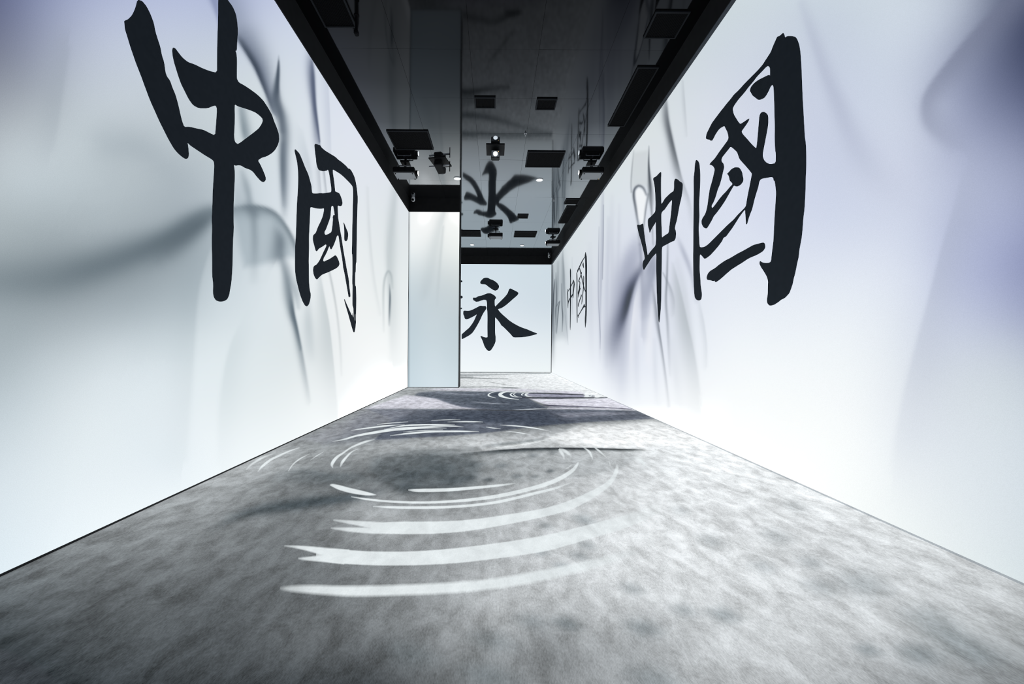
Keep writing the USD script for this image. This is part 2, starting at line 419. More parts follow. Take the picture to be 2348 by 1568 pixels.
    c.stroke([(843, 430, 5, 3, .06), (848, 540, 5, 3, .12), (858, 640, 5, 3, .1), (872, 720, 5, 3, .05)], (150, 160, 165))
    c.stroke([(908, 430, 12, 6, .2), (900, 500, 12, 10, .26), (893, 570, 10, 16, .28), (892, 640, 6, 16, .26), (896, 720, 6, 18, .18), (900, 820, 8, 20, .05)], (150, 162, 166))
    c.stroke([(880, 760, 3, 3, .05), (879, 680, 3, 3, .22), (882, 640, 3, 3, .3), (890, 622, 3, 3, .3), (897, 632, 3, 3, .25), (900, 660, 3, 3, .1)], (140, 152, 156))
    c.stroke([(893, 652, 1.5, 2, .1), (894, 680, 2, 2.5, .55), (893, 710, 2, 3, .45), (892, 745, 2, 3, .1)], (80, 92, 102))
    c.stroke([(490, 545, 46, 5, .1), (466, 605, 56, 6, .22), (449, 680, 56, 7, .2), (441, 780, 56, 8, .12), (432, 900, 50, 10, .07), (420, 1050, 50, 12, .04)], (130, 145, 154))
    c.stroke([(548, 752, 5, 30, .05), (530, 800, 6, 36, .15), (516, 870, 8, 40, .14), (508, 960, 10, 44, .08), (506, 1060, 10, 40, .03)], (170, 185, 190))
    c.stroke([(250, 330, 40, 50, .2), (330, 345, 34, 40, .22), (400, 400, 34, 40, .1)], (150, 162, 171))
    c.stroke([(155, 110, 40, 8, .12), (140, 200, 40, 9, .14), (128, 280, 40, 9, .12), (118, 340, 40, 9, .06)], (130, 140, 152))
    return c


zrow = np.r_[np.linspace(0.012, ZS, 200)]
ys = np.r_[np.linspace(Y0, 1.85, 24), depths(3.0, XL)[1:]]
ys = ys[np.r_[True, np.diff(ys) > 1e-6]]
P = np.stack(np.broadcast_arrays(XL, ys[None, :], zrow[:, None]), -1).astype(float)
wall_left = screen('wall_left', P, left_picture, label='left wall with grey ink smoke projected on white')

# ---- right wall
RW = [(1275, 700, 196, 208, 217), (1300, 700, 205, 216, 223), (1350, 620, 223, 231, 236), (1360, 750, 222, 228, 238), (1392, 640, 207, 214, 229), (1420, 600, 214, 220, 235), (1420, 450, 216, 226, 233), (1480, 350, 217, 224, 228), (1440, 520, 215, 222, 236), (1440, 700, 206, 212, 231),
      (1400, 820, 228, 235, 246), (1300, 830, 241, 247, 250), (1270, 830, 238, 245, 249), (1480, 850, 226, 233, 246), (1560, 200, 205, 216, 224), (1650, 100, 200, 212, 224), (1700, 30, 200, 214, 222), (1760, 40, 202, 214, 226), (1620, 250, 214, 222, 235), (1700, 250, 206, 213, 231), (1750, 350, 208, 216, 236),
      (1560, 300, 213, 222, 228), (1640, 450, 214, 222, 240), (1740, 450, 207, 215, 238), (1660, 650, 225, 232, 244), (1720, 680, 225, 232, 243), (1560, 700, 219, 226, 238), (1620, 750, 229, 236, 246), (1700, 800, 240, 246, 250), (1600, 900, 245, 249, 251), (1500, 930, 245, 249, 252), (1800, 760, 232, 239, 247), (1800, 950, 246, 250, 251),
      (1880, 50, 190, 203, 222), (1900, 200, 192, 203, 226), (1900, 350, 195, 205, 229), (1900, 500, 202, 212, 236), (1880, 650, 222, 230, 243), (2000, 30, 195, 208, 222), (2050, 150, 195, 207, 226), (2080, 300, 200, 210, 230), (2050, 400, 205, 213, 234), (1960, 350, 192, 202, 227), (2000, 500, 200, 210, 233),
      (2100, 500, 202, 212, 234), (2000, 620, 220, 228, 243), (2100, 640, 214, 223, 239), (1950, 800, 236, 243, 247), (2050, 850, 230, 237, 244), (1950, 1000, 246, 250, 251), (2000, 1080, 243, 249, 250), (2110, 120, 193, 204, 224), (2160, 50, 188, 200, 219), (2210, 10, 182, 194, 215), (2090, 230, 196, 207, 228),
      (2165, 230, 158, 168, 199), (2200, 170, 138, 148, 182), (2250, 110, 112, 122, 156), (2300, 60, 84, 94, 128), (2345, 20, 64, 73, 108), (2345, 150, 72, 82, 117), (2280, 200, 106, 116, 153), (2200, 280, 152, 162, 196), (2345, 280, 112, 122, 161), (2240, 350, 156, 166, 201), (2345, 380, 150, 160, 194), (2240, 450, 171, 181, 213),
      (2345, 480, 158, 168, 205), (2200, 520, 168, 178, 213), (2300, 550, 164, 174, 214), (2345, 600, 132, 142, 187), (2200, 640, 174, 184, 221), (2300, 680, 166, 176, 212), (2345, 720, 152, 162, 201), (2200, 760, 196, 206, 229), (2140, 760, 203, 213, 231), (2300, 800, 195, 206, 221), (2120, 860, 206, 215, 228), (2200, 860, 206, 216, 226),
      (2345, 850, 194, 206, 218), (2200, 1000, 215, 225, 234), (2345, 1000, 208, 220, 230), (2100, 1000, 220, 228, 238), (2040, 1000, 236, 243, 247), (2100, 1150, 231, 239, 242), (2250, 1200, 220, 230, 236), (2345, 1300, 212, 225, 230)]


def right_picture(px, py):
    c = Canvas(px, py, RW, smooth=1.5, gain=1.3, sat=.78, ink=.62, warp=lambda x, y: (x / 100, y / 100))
    c.stroke([(2345, -25, 10, 55, .5), (2275, 35, 9, 50, .45), (2215, 98, 8, 44, .42), (2172, 150, 8, 40, .4), (2138, 196, 9, 36, .36), (2121, 236, 12, 34, .32), (2130, 285, 16, 40, .24), (2180, 330, 20, 40, .1)], (104, 114, 152))
    c.stroke([(2212, 395, 8, 50, .1), (2190, 480, 7, 60, .2), (2166, 560, 7, 64, .24), (2148, 630, 7, 66, .26), (2128, 710, 8, 70, .22), (2104, 800, 9, 70, .18), (2080, 900, 10, 70, .12), (2062, 1000, 12, 70, .08), (2050, 1080, 12, 70, .03)], (150, 162, 196))
    c.stroke([(1838, 10, 10, 16, .12), (1862, 80, 12, 18, .2), (1890, 165, 14, 22, .24), (1922, 240, 22, 24, .25), (1950, 310, 26, 30, .2), (2000, 390, 40, 40, .12), (2060, 440, 50, 40, .04)], (150, 160, 196))
    c.stroke([(1522, 185, 6, 3, .1), (1527, 235, 10, 4, .42), (1531, 275, 11, 4, .66), (1540, 320, 10, 4, .75), (1552, 368, 12, 3, .6), (1563, 412, 12, 3, .3), (1580, 460, 8, 3, .12), (1590, 520, 8, 4, .04)], (94, 104, 116))
    c.stroke([(1566, 185, 5, 2, .1), (1570, 240, 6, 2, .16), (1575, 310, 5, 2, .06)], (120, 130, 142))
    c.fill([(1452, 350), (1486, 345), (1487, 430), (1470, 424), (1450, 430), (1447, 405)], (192, 201, 205), .5, 6)
    c.fill([(1457, 438), (1465, 431), (1476, 438), (1482, 452), (1477, 500), (1471, 516), (1463, 500), (1458, 465)], (240, 244, 248), .85, 3)
    c.stroke([(1488, 335, 1.4, 1.4, .2), (1487.5, 375, 2, 2, .75), (1489, 405, 3.4, 3.4, .8), (1491, 430, 5, 5, .7), (1492, 455, 5, 6, .5), (1494, 480, 3, 3, .4), (1495, 510, 2, 2.5, .3), (1497, 560, 2, 3, .15)], (80, 90, 102))
    c.stroke([(1487, 445, 3, 2, .3), (1481, 480, 3, 2, .4), (1477, 512, 2, 2, .35), (1472, 560, 3, 3, .1)], (92, 102, 116))
    c.stroke([(1453, 345, 1.5, 2, .1), (1449, 385, 1.5, 2, .32), (1447, 420, 2, 2, .3), (1448, 440, 2.5, 2, .3)], (110, 120, 130))
    c.stroke([(1482, 446, 2.5, 3, .3), (1475, 431, 3, 3, .5), (1464, 426, 3, 3, .6), (1455, 434, 3, 3, .65), (1453, 450, 3, 3.5, .65), (1457, 475, 3, 3.5, .55), (1461, 500, 3, 3, .4), (1464, 520, 3, 3, .3), (1467, 560, 4, 4, .12)], (78, 88, 104))
    c.stroke([(1458, 545, 12, 12, .1), (1444, 590, 18, 16, .3), (1432, 640, 20, 22, .36), (1424, 690, 20, 24, .34), (1414, 740, 18, 24, .3), (1408, 790, 18, 24, .18), (1404, 850, 18, 24, .06)], (140, 150, 186))
    c.stroke([(1490, 520, 8, 10, .05), (1468, 565, 16, 16, .28), (1450, 610, 22, 20, .42), (1437, 655, 24, 22, .46), (1426, 705, 24, 24, .4), (1414, 760, 24, 30, .3), (1410, 830, 26, 34, .18), (1412, 900, 26, 36, .06)], (146, 155, 186))
    c.stroke([(1500, 560, 8, 10, .1), (1494, 610, 16, 14, .4), (1486, 660, 16, 14, .36), (1480, 720, 14, 12, .14)], (140, 150, 180))
    c.stroke([(1552, 600, 6, 12, .1), (1566, 660, 18, 10, .2), (1580, 740, 24, 8, .22), (1590, 820, 28, 8, .14), (1600, 900, 28, 8, .05)], (170, 182, 192))
    c.stroke([(1473, 612, 10, 5, .3), (1460, 635, 12, 6, .55), (1448, 660, 14, 7, .75), (1440, 690, 16, 7, .82), (1432, 720, 18, 8, .7), (1422, 750, 20, 12, .5), (1412, 785, 22, 18, .25), (1408, 820, 22, 18, .05)], (72, 82, 116))
    c.stroke([(1456, 648, 6, 3, .1), (1446, 672, 7, 4, .55), (1440, 695, 8, 4, .6), (1434, 716, 8, 5, .4), (1426, 738, 8, 6, .1)], (58, 68, 80))
    c.stroke([(1463, 660, 1, 10, .1), (1456, 690, 2, 12, .4), (1450, 740, 2, 14, .5), (1446, 800, 3, 14, .4), (1444, 870, 4, 16, .1)], (232, 236, 246))
    c.stroke([(1496, 700, 4, 6, .2), (1488, 760, 6, 10, .5), (1486, 830, 8, 12, .3)], (234, 238, 247))
    c.stroke([(1468, 560, 4, 3, .3), (1470, 600, 4, 4, .35), (1472, 650, 4, 8, .28), (1474, 700, 4, 12, .24), (1473, 770, 4, 14, .12)], (120, 130, 160))
    c.stroke([(1500, 590, 10, 6, .2), (1497, 620, 14, 7, .48), (1493, 645, 12, 6, .42), (1485, 672, 12, 6, .3), (1477, 700, 12, 8, .1)], (106, 117, 150))
    c.fill([(1474, 640), (1500, 600), (1502, 650), (1486, 690), (1474, 730)], (176, 186, 212), .5, 10)
    c.stroke([(1531, 540, 2.2, 2.2, .1), (1531, 575, 2.4, 2.4, .35), (1529, 640, 2.6, 2.6, .5), (1527, 690, 3, 3, .42), (1530, 740, 3, 4, .3), (1533, 800, 3, 5, .15), (1536, 860, 3, 5, .04)], (112, 123, 140))
    c.stroke([(1496, 655, 3, 4, .1), (1502, 690, 5, 3, .36), (1507, 725, 6, 2.5, .42), (1512, 760, 5, 2, .5), (1518, 800, 4, 2, .36), (1526, 860, 4, 2.5, .18), (1534, 930, 4, 3, .05)], (98, 109, 126))
    c.stroke([(1520, 625, 2, 2, .25), (1527, 640, 2, 3, .35), (1538, 662, 6, 3, .3), (1545, 690, 8, 3, .2), (1544, 720, 8, 4, .08)], (130, 141, 158))
    c.stroke([(1543, 605, 5, 3, .1), (1552, 640, 12, 3, .26), (1564, 690, 20, 3.5, .32), (1576, 745, 26, 3.5, .32), (1588, 800, 30, 3.5, .2), (1598, 860, 30, 4, .1), (1606, 930, 30, 4, .03)], (150, 164, 172))
    c.stroke([(1552, 540, 5, 5, .05), (1566, 575, 6, 6, .34), (1578, 605, 6, 6, .34), (1588, 640, 5, 5, .24), (1596, 690, 5, 5, .1)], (140, 150, 180))
    c.stroke([(1602, 690, 5, 3, .1), (1612, 735, 8, 3, .2), (1619, 790, 8, 3, .16), (1619, 840, 8, 4, .08)], (165, 178, 192))
    c.stroke([(1384, 400, 5, 2, .02), (1383, 470, 5, 2, .28), (1382, 560, 6, 2, .36), (1379, 640, 6, 2, .34), (1377, 700, 5, 2, .26), (1376, 770, 3, 2, .15), (1376, 830, 3, 2, .02)], (142, 152, 182))
    c.stroke([(1384, 470, 1, 1, .25), (1383, 560, 1, 1, .4), (1381.5, 640, 1, 1, .3)], (100, 110, 140))
    c.stroke([(1373.5, 520, 1, 1, .15), (1372.5, 600, 1, 1, .35), (1372, 680, 1, 1, .3), (1376, 760, 1, 1, .4), (1376, 800, 1, 1, .1)], (110, 120, 152))
    c.stroke([(1432, 760, 8, 10, .1), (1428, 820, 12, 14, .24), (1426, 880, 12, 16, .14), (1426, 920, 12, 16, .03)], (168, 178, 208))
    c.stroke([(1455, 740, 6, 8, .05), (1458, 800, 8, 8, .2), (1460, 870, 8, 8, .12), (1462, 920, 8, 8, .02)], (178, 188, 214))
    c.stroke([(1500, 780, 5, 6, .1), (1502, 850, 6, 7, .18), (1506, 920, 6, 8, .05)], (184, 194, 214))
    c.stroke([(1540, 780, 6, 10, .1), (1548, 850, 8, 12, .16), (1556, 920, 8, 12, .04)], (190, 200, 212))
    c.stroke([(1395, 500, 5, 4, .1), (1393, 620, 6, 4, .22), (1391, 740, 6, 4, .18), (1390, 840, 6, 5, .06)], (164, 174, 202))
    c.stroke([(1352, 560, 6, 6, .05), (1354, 660, 8, 6, .14), (1356, 760, 8, 6, .1), (1358, 840, 8, 8, .02)], (172, 182, 206))
    c.stroke([(1403, 450, 6, 6, .05), (1402, 560, 8, 8, .16), (1406, 680, 8, 12, .14), (1400, 780, 10, 14, .06)], (160, 170, 196))
    c.stroke([(1420, 470, 4, 4, .05), (1418, 560, 5, 5, .14), (1416, 640, 5, 5, .08)], (160, 170, 196))
    # the far corner
    c.fill([(1262, 606), (1290, 575), (1300, 640), (1302, 740), (1296, 770), (1262, 780)], (150, 166, 177), .46, 15)
    c.stroke([(1280, 600, 3, 2, .1), (1279, 650, 3, 2.5, .4), (1277, 700, 3, 2.5, .4), (1275, 760, 3, 3, .2)], (104, 120, 132))
    c.stroke([(1265, 610, 3, 4, .3), (1265, 650, 3, 5, .6), (1266, 700, 3, 6, .65), (1267, 745, 3, 5, .5), (1266, 800, 3, 6, .25), (1265, 840, 3, 6, .05)], (80, 94, 108))
    c.stroke([(1272, 640, .9, .9, .2), (1270.6, 660, .9, .9, .85), (1269, 690, .9, .9, .85), (1267.5, 730, .9, .9, .5), (1267, 760, .9, .9, .1)], (40, 52, 66))
    c.stroke([(1274.5, 625, .7, 1, .2), (1275, 655, 1, 1.2, .7), (1275.6, 690, 1, 1, .65), (1274, 715, 1, 1, .55), (1275, 745, 1, 1, .15)], (64, 78, 92))
    c.stroke([(1291, 570, 1, 1, .1), (1291, 590, 3, 1.5, .35), (1293, 625, 5, 2, .5), (1294, 655, 7, 2, .45), (1296, 690, 9, 2, .3), (1299, 730, 10, 2, .18), (1301, 780, 8, 2, .06)], (110, 126, 138))
    c.stroke([(1288, 650, .8, .8, .3), (1288.5, 700, 1, 1.2, .65), (1290, 725, 1, 1.5, .6), (1289, 760, 1, 1, .2)], (62, 76, 90))
    c.stroke([(1283.5, 690, .8, .8, .5), (1281, 705, 1, 1, .75), (1278.5, 735, .8, .8, .6), (1276, 765, .8, .8, .2)], (52, 66, 80))
    c.stroke([(1276, 702, 1, 1, .4), (1282, 692, 1, 1, .5)], (70, 84, 98))
    c.stroke([(1296, 722, .8, .8, .25), (1299, 750, 1, .8, .3), (1303, 790, 1, .8, .1)], (120, 134, 150))
    c.stroke([(1312, 590, 1.5, 1.5, .05), (1312, 680, 1.5, 1.5, .22), (1313, 720, 1.5, 1.5, .12)], (130, 142, 160))
    return c


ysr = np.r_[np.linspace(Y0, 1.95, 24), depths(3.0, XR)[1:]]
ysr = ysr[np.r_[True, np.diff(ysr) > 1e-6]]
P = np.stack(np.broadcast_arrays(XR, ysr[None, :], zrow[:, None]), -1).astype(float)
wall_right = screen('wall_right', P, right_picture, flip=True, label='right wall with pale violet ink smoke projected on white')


# ---- end wall and partition
def end_picture(px, py):
    c = Canvas(px, py, [(1062, 615, 208, 221, 229), (1160, 615, 209, 222, 230), (1255, 615, 206, 219, 227), (1062, 700, 214, 226, 233), (1160, 700, 212, 223, 231), (1250, 700, 205, 217, 226), (1062, 780, 230, 237, 243), (1160, 780, 226, 234, 240), (1250, 780, 224, 233, 238),
                        (1062, 850, 240, 246, 248), (1160, 850, 238, 245, 247), (1250, 850, 236, 243, 245), (980, 700, 214, 226, 233), (980, 850, 238, 245, 247)], smooth=.5, warp=lambda x, y: (x / 100, y / 100))
    return c


xs = np.linspace(XL, XR, 60)
P = np.stack(np.broadcast_arrays(xs[None, :], YE, np.linspace(0.012, ZS, 50)[:, None]), -1).astype(float)
wall_back = screen('wall_back', P, end_picture, label='far end wall, plain pale projection behind the character')


def part_picture(px, py):
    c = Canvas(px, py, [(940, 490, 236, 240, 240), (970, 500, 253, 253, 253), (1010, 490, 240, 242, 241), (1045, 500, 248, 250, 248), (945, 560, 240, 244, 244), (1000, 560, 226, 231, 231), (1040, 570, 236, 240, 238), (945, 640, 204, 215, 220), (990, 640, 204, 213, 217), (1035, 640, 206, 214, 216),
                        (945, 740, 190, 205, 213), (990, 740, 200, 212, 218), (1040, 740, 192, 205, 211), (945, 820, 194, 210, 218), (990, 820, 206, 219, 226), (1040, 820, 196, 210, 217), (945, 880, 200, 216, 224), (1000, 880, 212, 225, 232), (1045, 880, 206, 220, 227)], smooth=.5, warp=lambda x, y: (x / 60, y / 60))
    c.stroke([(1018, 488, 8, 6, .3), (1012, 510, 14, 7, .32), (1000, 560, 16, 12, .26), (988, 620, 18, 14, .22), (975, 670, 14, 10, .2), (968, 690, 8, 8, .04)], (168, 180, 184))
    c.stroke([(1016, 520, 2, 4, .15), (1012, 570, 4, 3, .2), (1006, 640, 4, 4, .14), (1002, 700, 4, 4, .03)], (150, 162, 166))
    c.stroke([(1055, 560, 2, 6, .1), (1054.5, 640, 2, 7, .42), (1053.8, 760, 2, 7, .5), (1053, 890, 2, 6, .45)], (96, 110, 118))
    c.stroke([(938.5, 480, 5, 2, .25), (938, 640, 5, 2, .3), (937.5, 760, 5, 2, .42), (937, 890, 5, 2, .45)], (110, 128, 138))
    return c


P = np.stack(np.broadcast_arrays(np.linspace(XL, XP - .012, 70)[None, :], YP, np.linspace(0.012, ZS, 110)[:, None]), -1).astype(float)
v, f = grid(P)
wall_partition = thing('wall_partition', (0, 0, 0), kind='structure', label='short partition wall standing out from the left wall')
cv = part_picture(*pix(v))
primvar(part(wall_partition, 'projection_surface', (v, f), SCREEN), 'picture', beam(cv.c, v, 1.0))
part(wall_partition, 'partition_core', box(XL, XP, YP + .003, YP2, 0, ZC - .002), BLACK)
part(wall_partition, 'edge_strip', box(XP - .011, XP + .001, YP - .004, YP + .01, 0, ZS), BLACK)

wall_front = thing('wall_front', kind='structure')
part(wall_front, 'wall_panel', box(XL, XR, Y0 - .1, Y0, 0, ZC), BLACK)

# what stands behind the projection surfaces
for nm, b in (('wall_left', box(XL - .12, XL - .004, Y0, YE + .1, 0, ZC)), ('wall_right', box(XR + .004, XR + .12, Y0, YE + .1, 0, ZC)), ('wall_back', box(XL, XR, YE + .004, YE + .12, 0, ZC))):
    part({'wall_left': wall_left, 'wall_right': wall_right, 'wall_back': wall_back}[nm], 'wall_core', b, BLACK)

# ---- black bands over the screens, the lip under the right one, seams, skirtings
trims = [('trim_1', box(XL - .003, XL + .012, Y0, YP, ZS, ZC), BLACK), ('trim_2', box(XR - .05, XR + .003, Y0, YE, ZS + .012, ZC), BLACK),
         ('trim_3', box(XR - .052, XR + .003, Y0, YE, ZS, ZS + .0115), LIP), ('trim_4', box(XP, XR, YE - .012, YE + .003, ZS, ZC), BLACK),
         ('trim_5', box(XL, XP, YP - .012, YP + .002, ZS, ZC), BLACK), ('trim_6', box(XR - .03, XR - .001, YE - .006, YE - .0005, 0.0, ZS), BLACK),
         ('trim_7', box(XL + .0005, XL + .012, YP - .005, YP - .0005, 0, ZS), SKIRT)]
for nm, b, mt in trims:
    t = thing(nm, kind='structure')
    part(t, 'black_band' if 'strip' not in nm else 'strip', b, mt)
for nm, b, mt in (('baseboard_left', box(XL - .003, XL + .004, Y0, YP, 0, .0125), SKIRT), ('baseboard_right', box(XR - .002, XR + .003, Y0, YE, 0, .0122), SKIRT2),
                  ('baseboard_back', box(XP, XR, YE - .004, YE + .003, 0, .018), SKIRT), ('baseboard_partition', box(XL, XP, YP - .006, YP + .002, 0, .014), SKIRT)):
    t = thing(nm, kind='structure')
    part(t, 'skirting_strip', b, mt)

# ---- floor: carpet with its projected picture
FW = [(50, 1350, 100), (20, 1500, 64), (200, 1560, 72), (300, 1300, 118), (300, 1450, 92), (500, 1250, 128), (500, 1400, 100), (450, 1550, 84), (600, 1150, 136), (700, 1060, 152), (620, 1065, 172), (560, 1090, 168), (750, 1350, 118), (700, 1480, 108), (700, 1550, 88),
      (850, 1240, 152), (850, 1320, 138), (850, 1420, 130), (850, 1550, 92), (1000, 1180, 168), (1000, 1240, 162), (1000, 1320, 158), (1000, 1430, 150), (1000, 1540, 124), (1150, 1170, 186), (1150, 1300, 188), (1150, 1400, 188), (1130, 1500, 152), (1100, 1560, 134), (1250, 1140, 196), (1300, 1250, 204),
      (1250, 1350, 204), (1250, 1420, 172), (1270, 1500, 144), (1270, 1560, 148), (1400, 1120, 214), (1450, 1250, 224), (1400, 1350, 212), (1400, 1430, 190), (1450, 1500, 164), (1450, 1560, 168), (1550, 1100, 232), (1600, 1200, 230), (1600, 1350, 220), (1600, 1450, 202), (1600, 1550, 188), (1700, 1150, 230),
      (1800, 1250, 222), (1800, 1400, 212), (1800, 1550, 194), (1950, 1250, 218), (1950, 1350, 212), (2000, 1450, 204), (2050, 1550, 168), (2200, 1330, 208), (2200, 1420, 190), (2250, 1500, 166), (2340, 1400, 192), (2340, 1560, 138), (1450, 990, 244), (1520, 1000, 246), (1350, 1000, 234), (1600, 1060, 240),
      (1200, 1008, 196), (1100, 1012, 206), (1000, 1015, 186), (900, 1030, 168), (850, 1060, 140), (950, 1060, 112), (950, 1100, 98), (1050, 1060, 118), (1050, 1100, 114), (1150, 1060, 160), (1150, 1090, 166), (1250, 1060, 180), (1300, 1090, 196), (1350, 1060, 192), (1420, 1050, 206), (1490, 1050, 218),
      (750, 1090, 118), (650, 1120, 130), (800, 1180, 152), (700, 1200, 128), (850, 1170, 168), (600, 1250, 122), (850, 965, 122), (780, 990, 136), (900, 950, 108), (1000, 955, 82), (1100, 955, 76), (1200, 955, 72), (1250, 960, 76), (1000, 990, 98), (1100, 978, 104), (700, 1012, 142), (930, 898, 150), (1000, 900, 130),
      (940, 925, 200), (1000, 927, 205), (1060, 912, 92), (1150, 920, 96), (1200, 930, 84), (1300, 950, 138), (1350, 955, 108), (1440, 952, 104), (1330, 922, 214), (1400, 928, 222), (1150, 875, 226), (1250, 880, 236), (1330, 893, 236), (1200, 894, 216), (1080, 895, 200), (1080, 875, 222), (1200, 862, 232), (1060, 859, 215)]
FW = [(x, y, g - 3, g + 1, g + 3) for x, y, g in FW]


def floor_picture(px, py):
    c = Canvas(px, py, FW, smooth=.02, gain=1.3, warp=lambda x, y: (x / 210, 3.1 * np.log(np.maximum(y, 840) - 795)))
    c.fill([(835, 938), (930, 906), (1000, 911), (1050, 923), (1100, 933), (1140, 939), (1000, 936.5)], (208, 207, 219), .8, 2.5)
    c.fill([(1000, 897), (1145, 898), (1210, 908), (1213, 914), (1226, 922), (1240, 929), (1256, 935), (1200, 940), (1160, 941), (1100, 938), (1060, 933), (1030, 925), (1000, 914), (950, 906), (960, 900)], (70, 78, 92), .8, 2.2)
    c.stroke([(960, 897, 2, 2, .1), (1010, 900, 3, 2, .3), (1060, 904, 2.5, 2, .35), (1110, 904, 2, 2, .2)], (168, 172, 184))
    c.stroke([(1080, 921, 1, 1, .2), (1120, 924, 1.8, 1.2, .5), (1170, 926, 1.5, 1, .2)], (172, 178, 188))
    c.fill([(840, 938), (1000, 938), (1100, 940), (1190, 941.5), (1260, 938.5), (1350, 938.5), (1462, 942), (1500, 960), (1400, 964.5), (1320, 969.5), (1270, 973), (1200, 981), (1150, 988), (1100, 994), (1000, 1001), (920, 1005), (860, 1008), (880, 985), (900, 960)], (72, 79, 95), .7, 2.5)
    c.fill([(830, 945), (930, 942), (930, 1004), (800, 1014), (745, 1016), (780, 1000)], (84, 90, 104), .42, 14)
    c.fill([(1000, 945), (1250, 942), (1262, 952), (1290, 965), (1318, 969), (1240, 976), (1150, 974), (1060, 962), (980, 962)], (56, 64, 78), .55, 5)
    c.fill([(1275, 948), (1380, 944), (1455, 948), (1400, 952), (1300, 957), (1290, 955)], (150, 152, 164), .6, 3)
    c.stroke([(1050, 976, 6, 5, .1), (1100, 976, 8, 6, .4), (1150, 973, 8, 6, .35), (1200, 972, 6, 5, .2)], (128, 134, 146))
    c.fill([(690, 1008), (850, 938), (960, 940), (900, 965), (800, 1000), (740, 1015)], (150, 152, 162), .45, 8)
    c.stroke([(1020, 940, 1, .8, .4), (1100, 939.5, 1, .8, .7), (1190, 941, 1, .8, .6), (1250, 939, 1, .8, .3)], (42, 46, 58))
    c.stroke([(1175, 939.2, .6, 1, .2), (1200, 938.8, .8, 1.1, .7), (1230, 937.5, .8, 1, .7), (1252, 936.5, .6, .8, .2)], (205, 212, 218))
    c.fill([(1215, 914), (1290, 914), (1395, 913), (1450, 934), (1470, 940), (1380, 936), (1262, 929), (1240, 924)], (219, 218, 230), .85, 1.5)
    c.stroke([(1245, 928.5, 1.2, .8, .3), (1257, 929, 2, .9, .8), (1300, 930.5, 2.5, .8, .7), (1350, 932.5, 1.4, .8, .65), (1410, 935.5, .9, .7, .7), (1448, 938, .8, .7, .6)], (62, 60, 78))
    c.stroke([(1260, 933, 2, 2, .4), (1300, 934, 2, 2, .3), (1340, 935, 1.5, 1.5, .1)], (168, 168, 184))
    c.stroke([(1255, 936.5, 1.3, 1, .5), (1300, 936.5, 1.3, 1, .7), (1400, 938.5, 1.2, 1, .6), (1465, 941, 1, 1, .4)], (216, 214, 228))
    c.stroke([(1290, 921, 2, 1.4, .1), (1330, 921.5, 2, 1.4, .4), (1370, 922, 1.6, 1.4, .3), (1395, 923, 1, 1, .1)], (176, 176, 192))
    # far ring
    c.fill([(1207, 901), (1250, 901.5), (1300, 903), (1338, 905), (1340, 909), (1330, 912), (1260, 911), (1212, 909)], (150, 150, 170), .85, 1.2)
    c.stroke([(1206, 901.5, .9, .8, .6), (1230, 901.2, 1.5, .9, .95), (1280, 902.4, 1.7, .9, 1), (1335, 904.6, 1.5, .9, 1), (1341, 906.2, 1, .9, .6)], (40, 38, 58))
    c.stroke([(1190, 911, 1.2, 1.2, .4), (1220, 911.8, 1.6, 1.5, .9), (1280, 912.4, 2, 2, 1), (1330, 912, 1.6, 1.8, 1), (1370, 912, 1.2, 1.2, .9), (1392, 911.5, .9, .9, .7)], (40, 40, 58))
    c.stroke([(1222, 899, .7, .6, .2), (1280, 900.5, .8, .6, .5), (1340, 903, .7, .6, .3)], (150, 146, 168))
    c.fill([(1350, 906), (1363, 906.5), (1364, 909), (1352, 910.5)], (110, 118, 128), .7, .8)
    c.fill([(1130, 899), (1150, 898), (1205, 901), (1200, 908), (1210, 913), (1180, 914), (1140, 911), (1126, 906)], (58, 66, 80), .75, 1.2)
    # far floor
    c.stroke([(1056, 854.6, .7, .7, .6), (1160, 854.8, .7, .7, .5), (1262, 855.8, .7, .7, .5)], (70, 80, 84))
    c.stroke([(1056, 859.6, 1, .8, .7), (1100, 859.6, 1, .8, .6), (1150, 858.6, .9, .7, .4), (1200, 857.2, .7, .6, .3), (1260, 856, .6, .6, .2)], (84, 92, 96))
    c.stroke([(1056, 866.2, .9, .8, .85), (1085, 866.6, .9, .8, .7), (1120, 867.6, .7, .6, .5), (1165, 868.4, .6, .6, .35)], (70, 76, 78))
    c.fill([(1056, 862), (1085, 863), (1085, 866), (1056, 866)], (140, 146, 148), .6, 1)
    c.stroke([(1112, 874, .6, .6, .1), (1130, 877, .7, .7, .4), (1160, 882, .7, .7, .4), (1178, 885, .7, .7, .2)], (120, 126, 126))
    c.stroke([(1056, 887.4, 1, .8, .6), (1090, 887, 1.3, .9, .45), (1130, 886.4, 1.3, .9, .45), (1165, 888.6, 1, .7, .6), (1195, 889.6, .7, .6, .3)], (110, 116, 118))
    c.stroke([(1150, 889.5, .7, .6, .2), (1172, 889.2, .8, .7, .7), (1188, 889.6, .7, .6, .4)], (60, 66, 70))
    c.fill([(1060, 890), (1200, 892), (1330, 898), (1340, 903), (1230, 898), (1140, 897), (1000, 895), (980, 892)], (206, 204, 218), .7, 2)
    # nearer edge of dark water and blots
    c.fill([(1080, 1037), (1150, 1031), (1220, 1027.5), (1300, 1026.5), (1400, 1028), (1475, 1031), (1460, 1050), (1420, 1075), (1330, 1095), (1250, 1100), (1180, 1110), (1080, 1112), (900, 1110), (930, 1060), (1000, 1045)], (150, 156, 158), .3, 5)
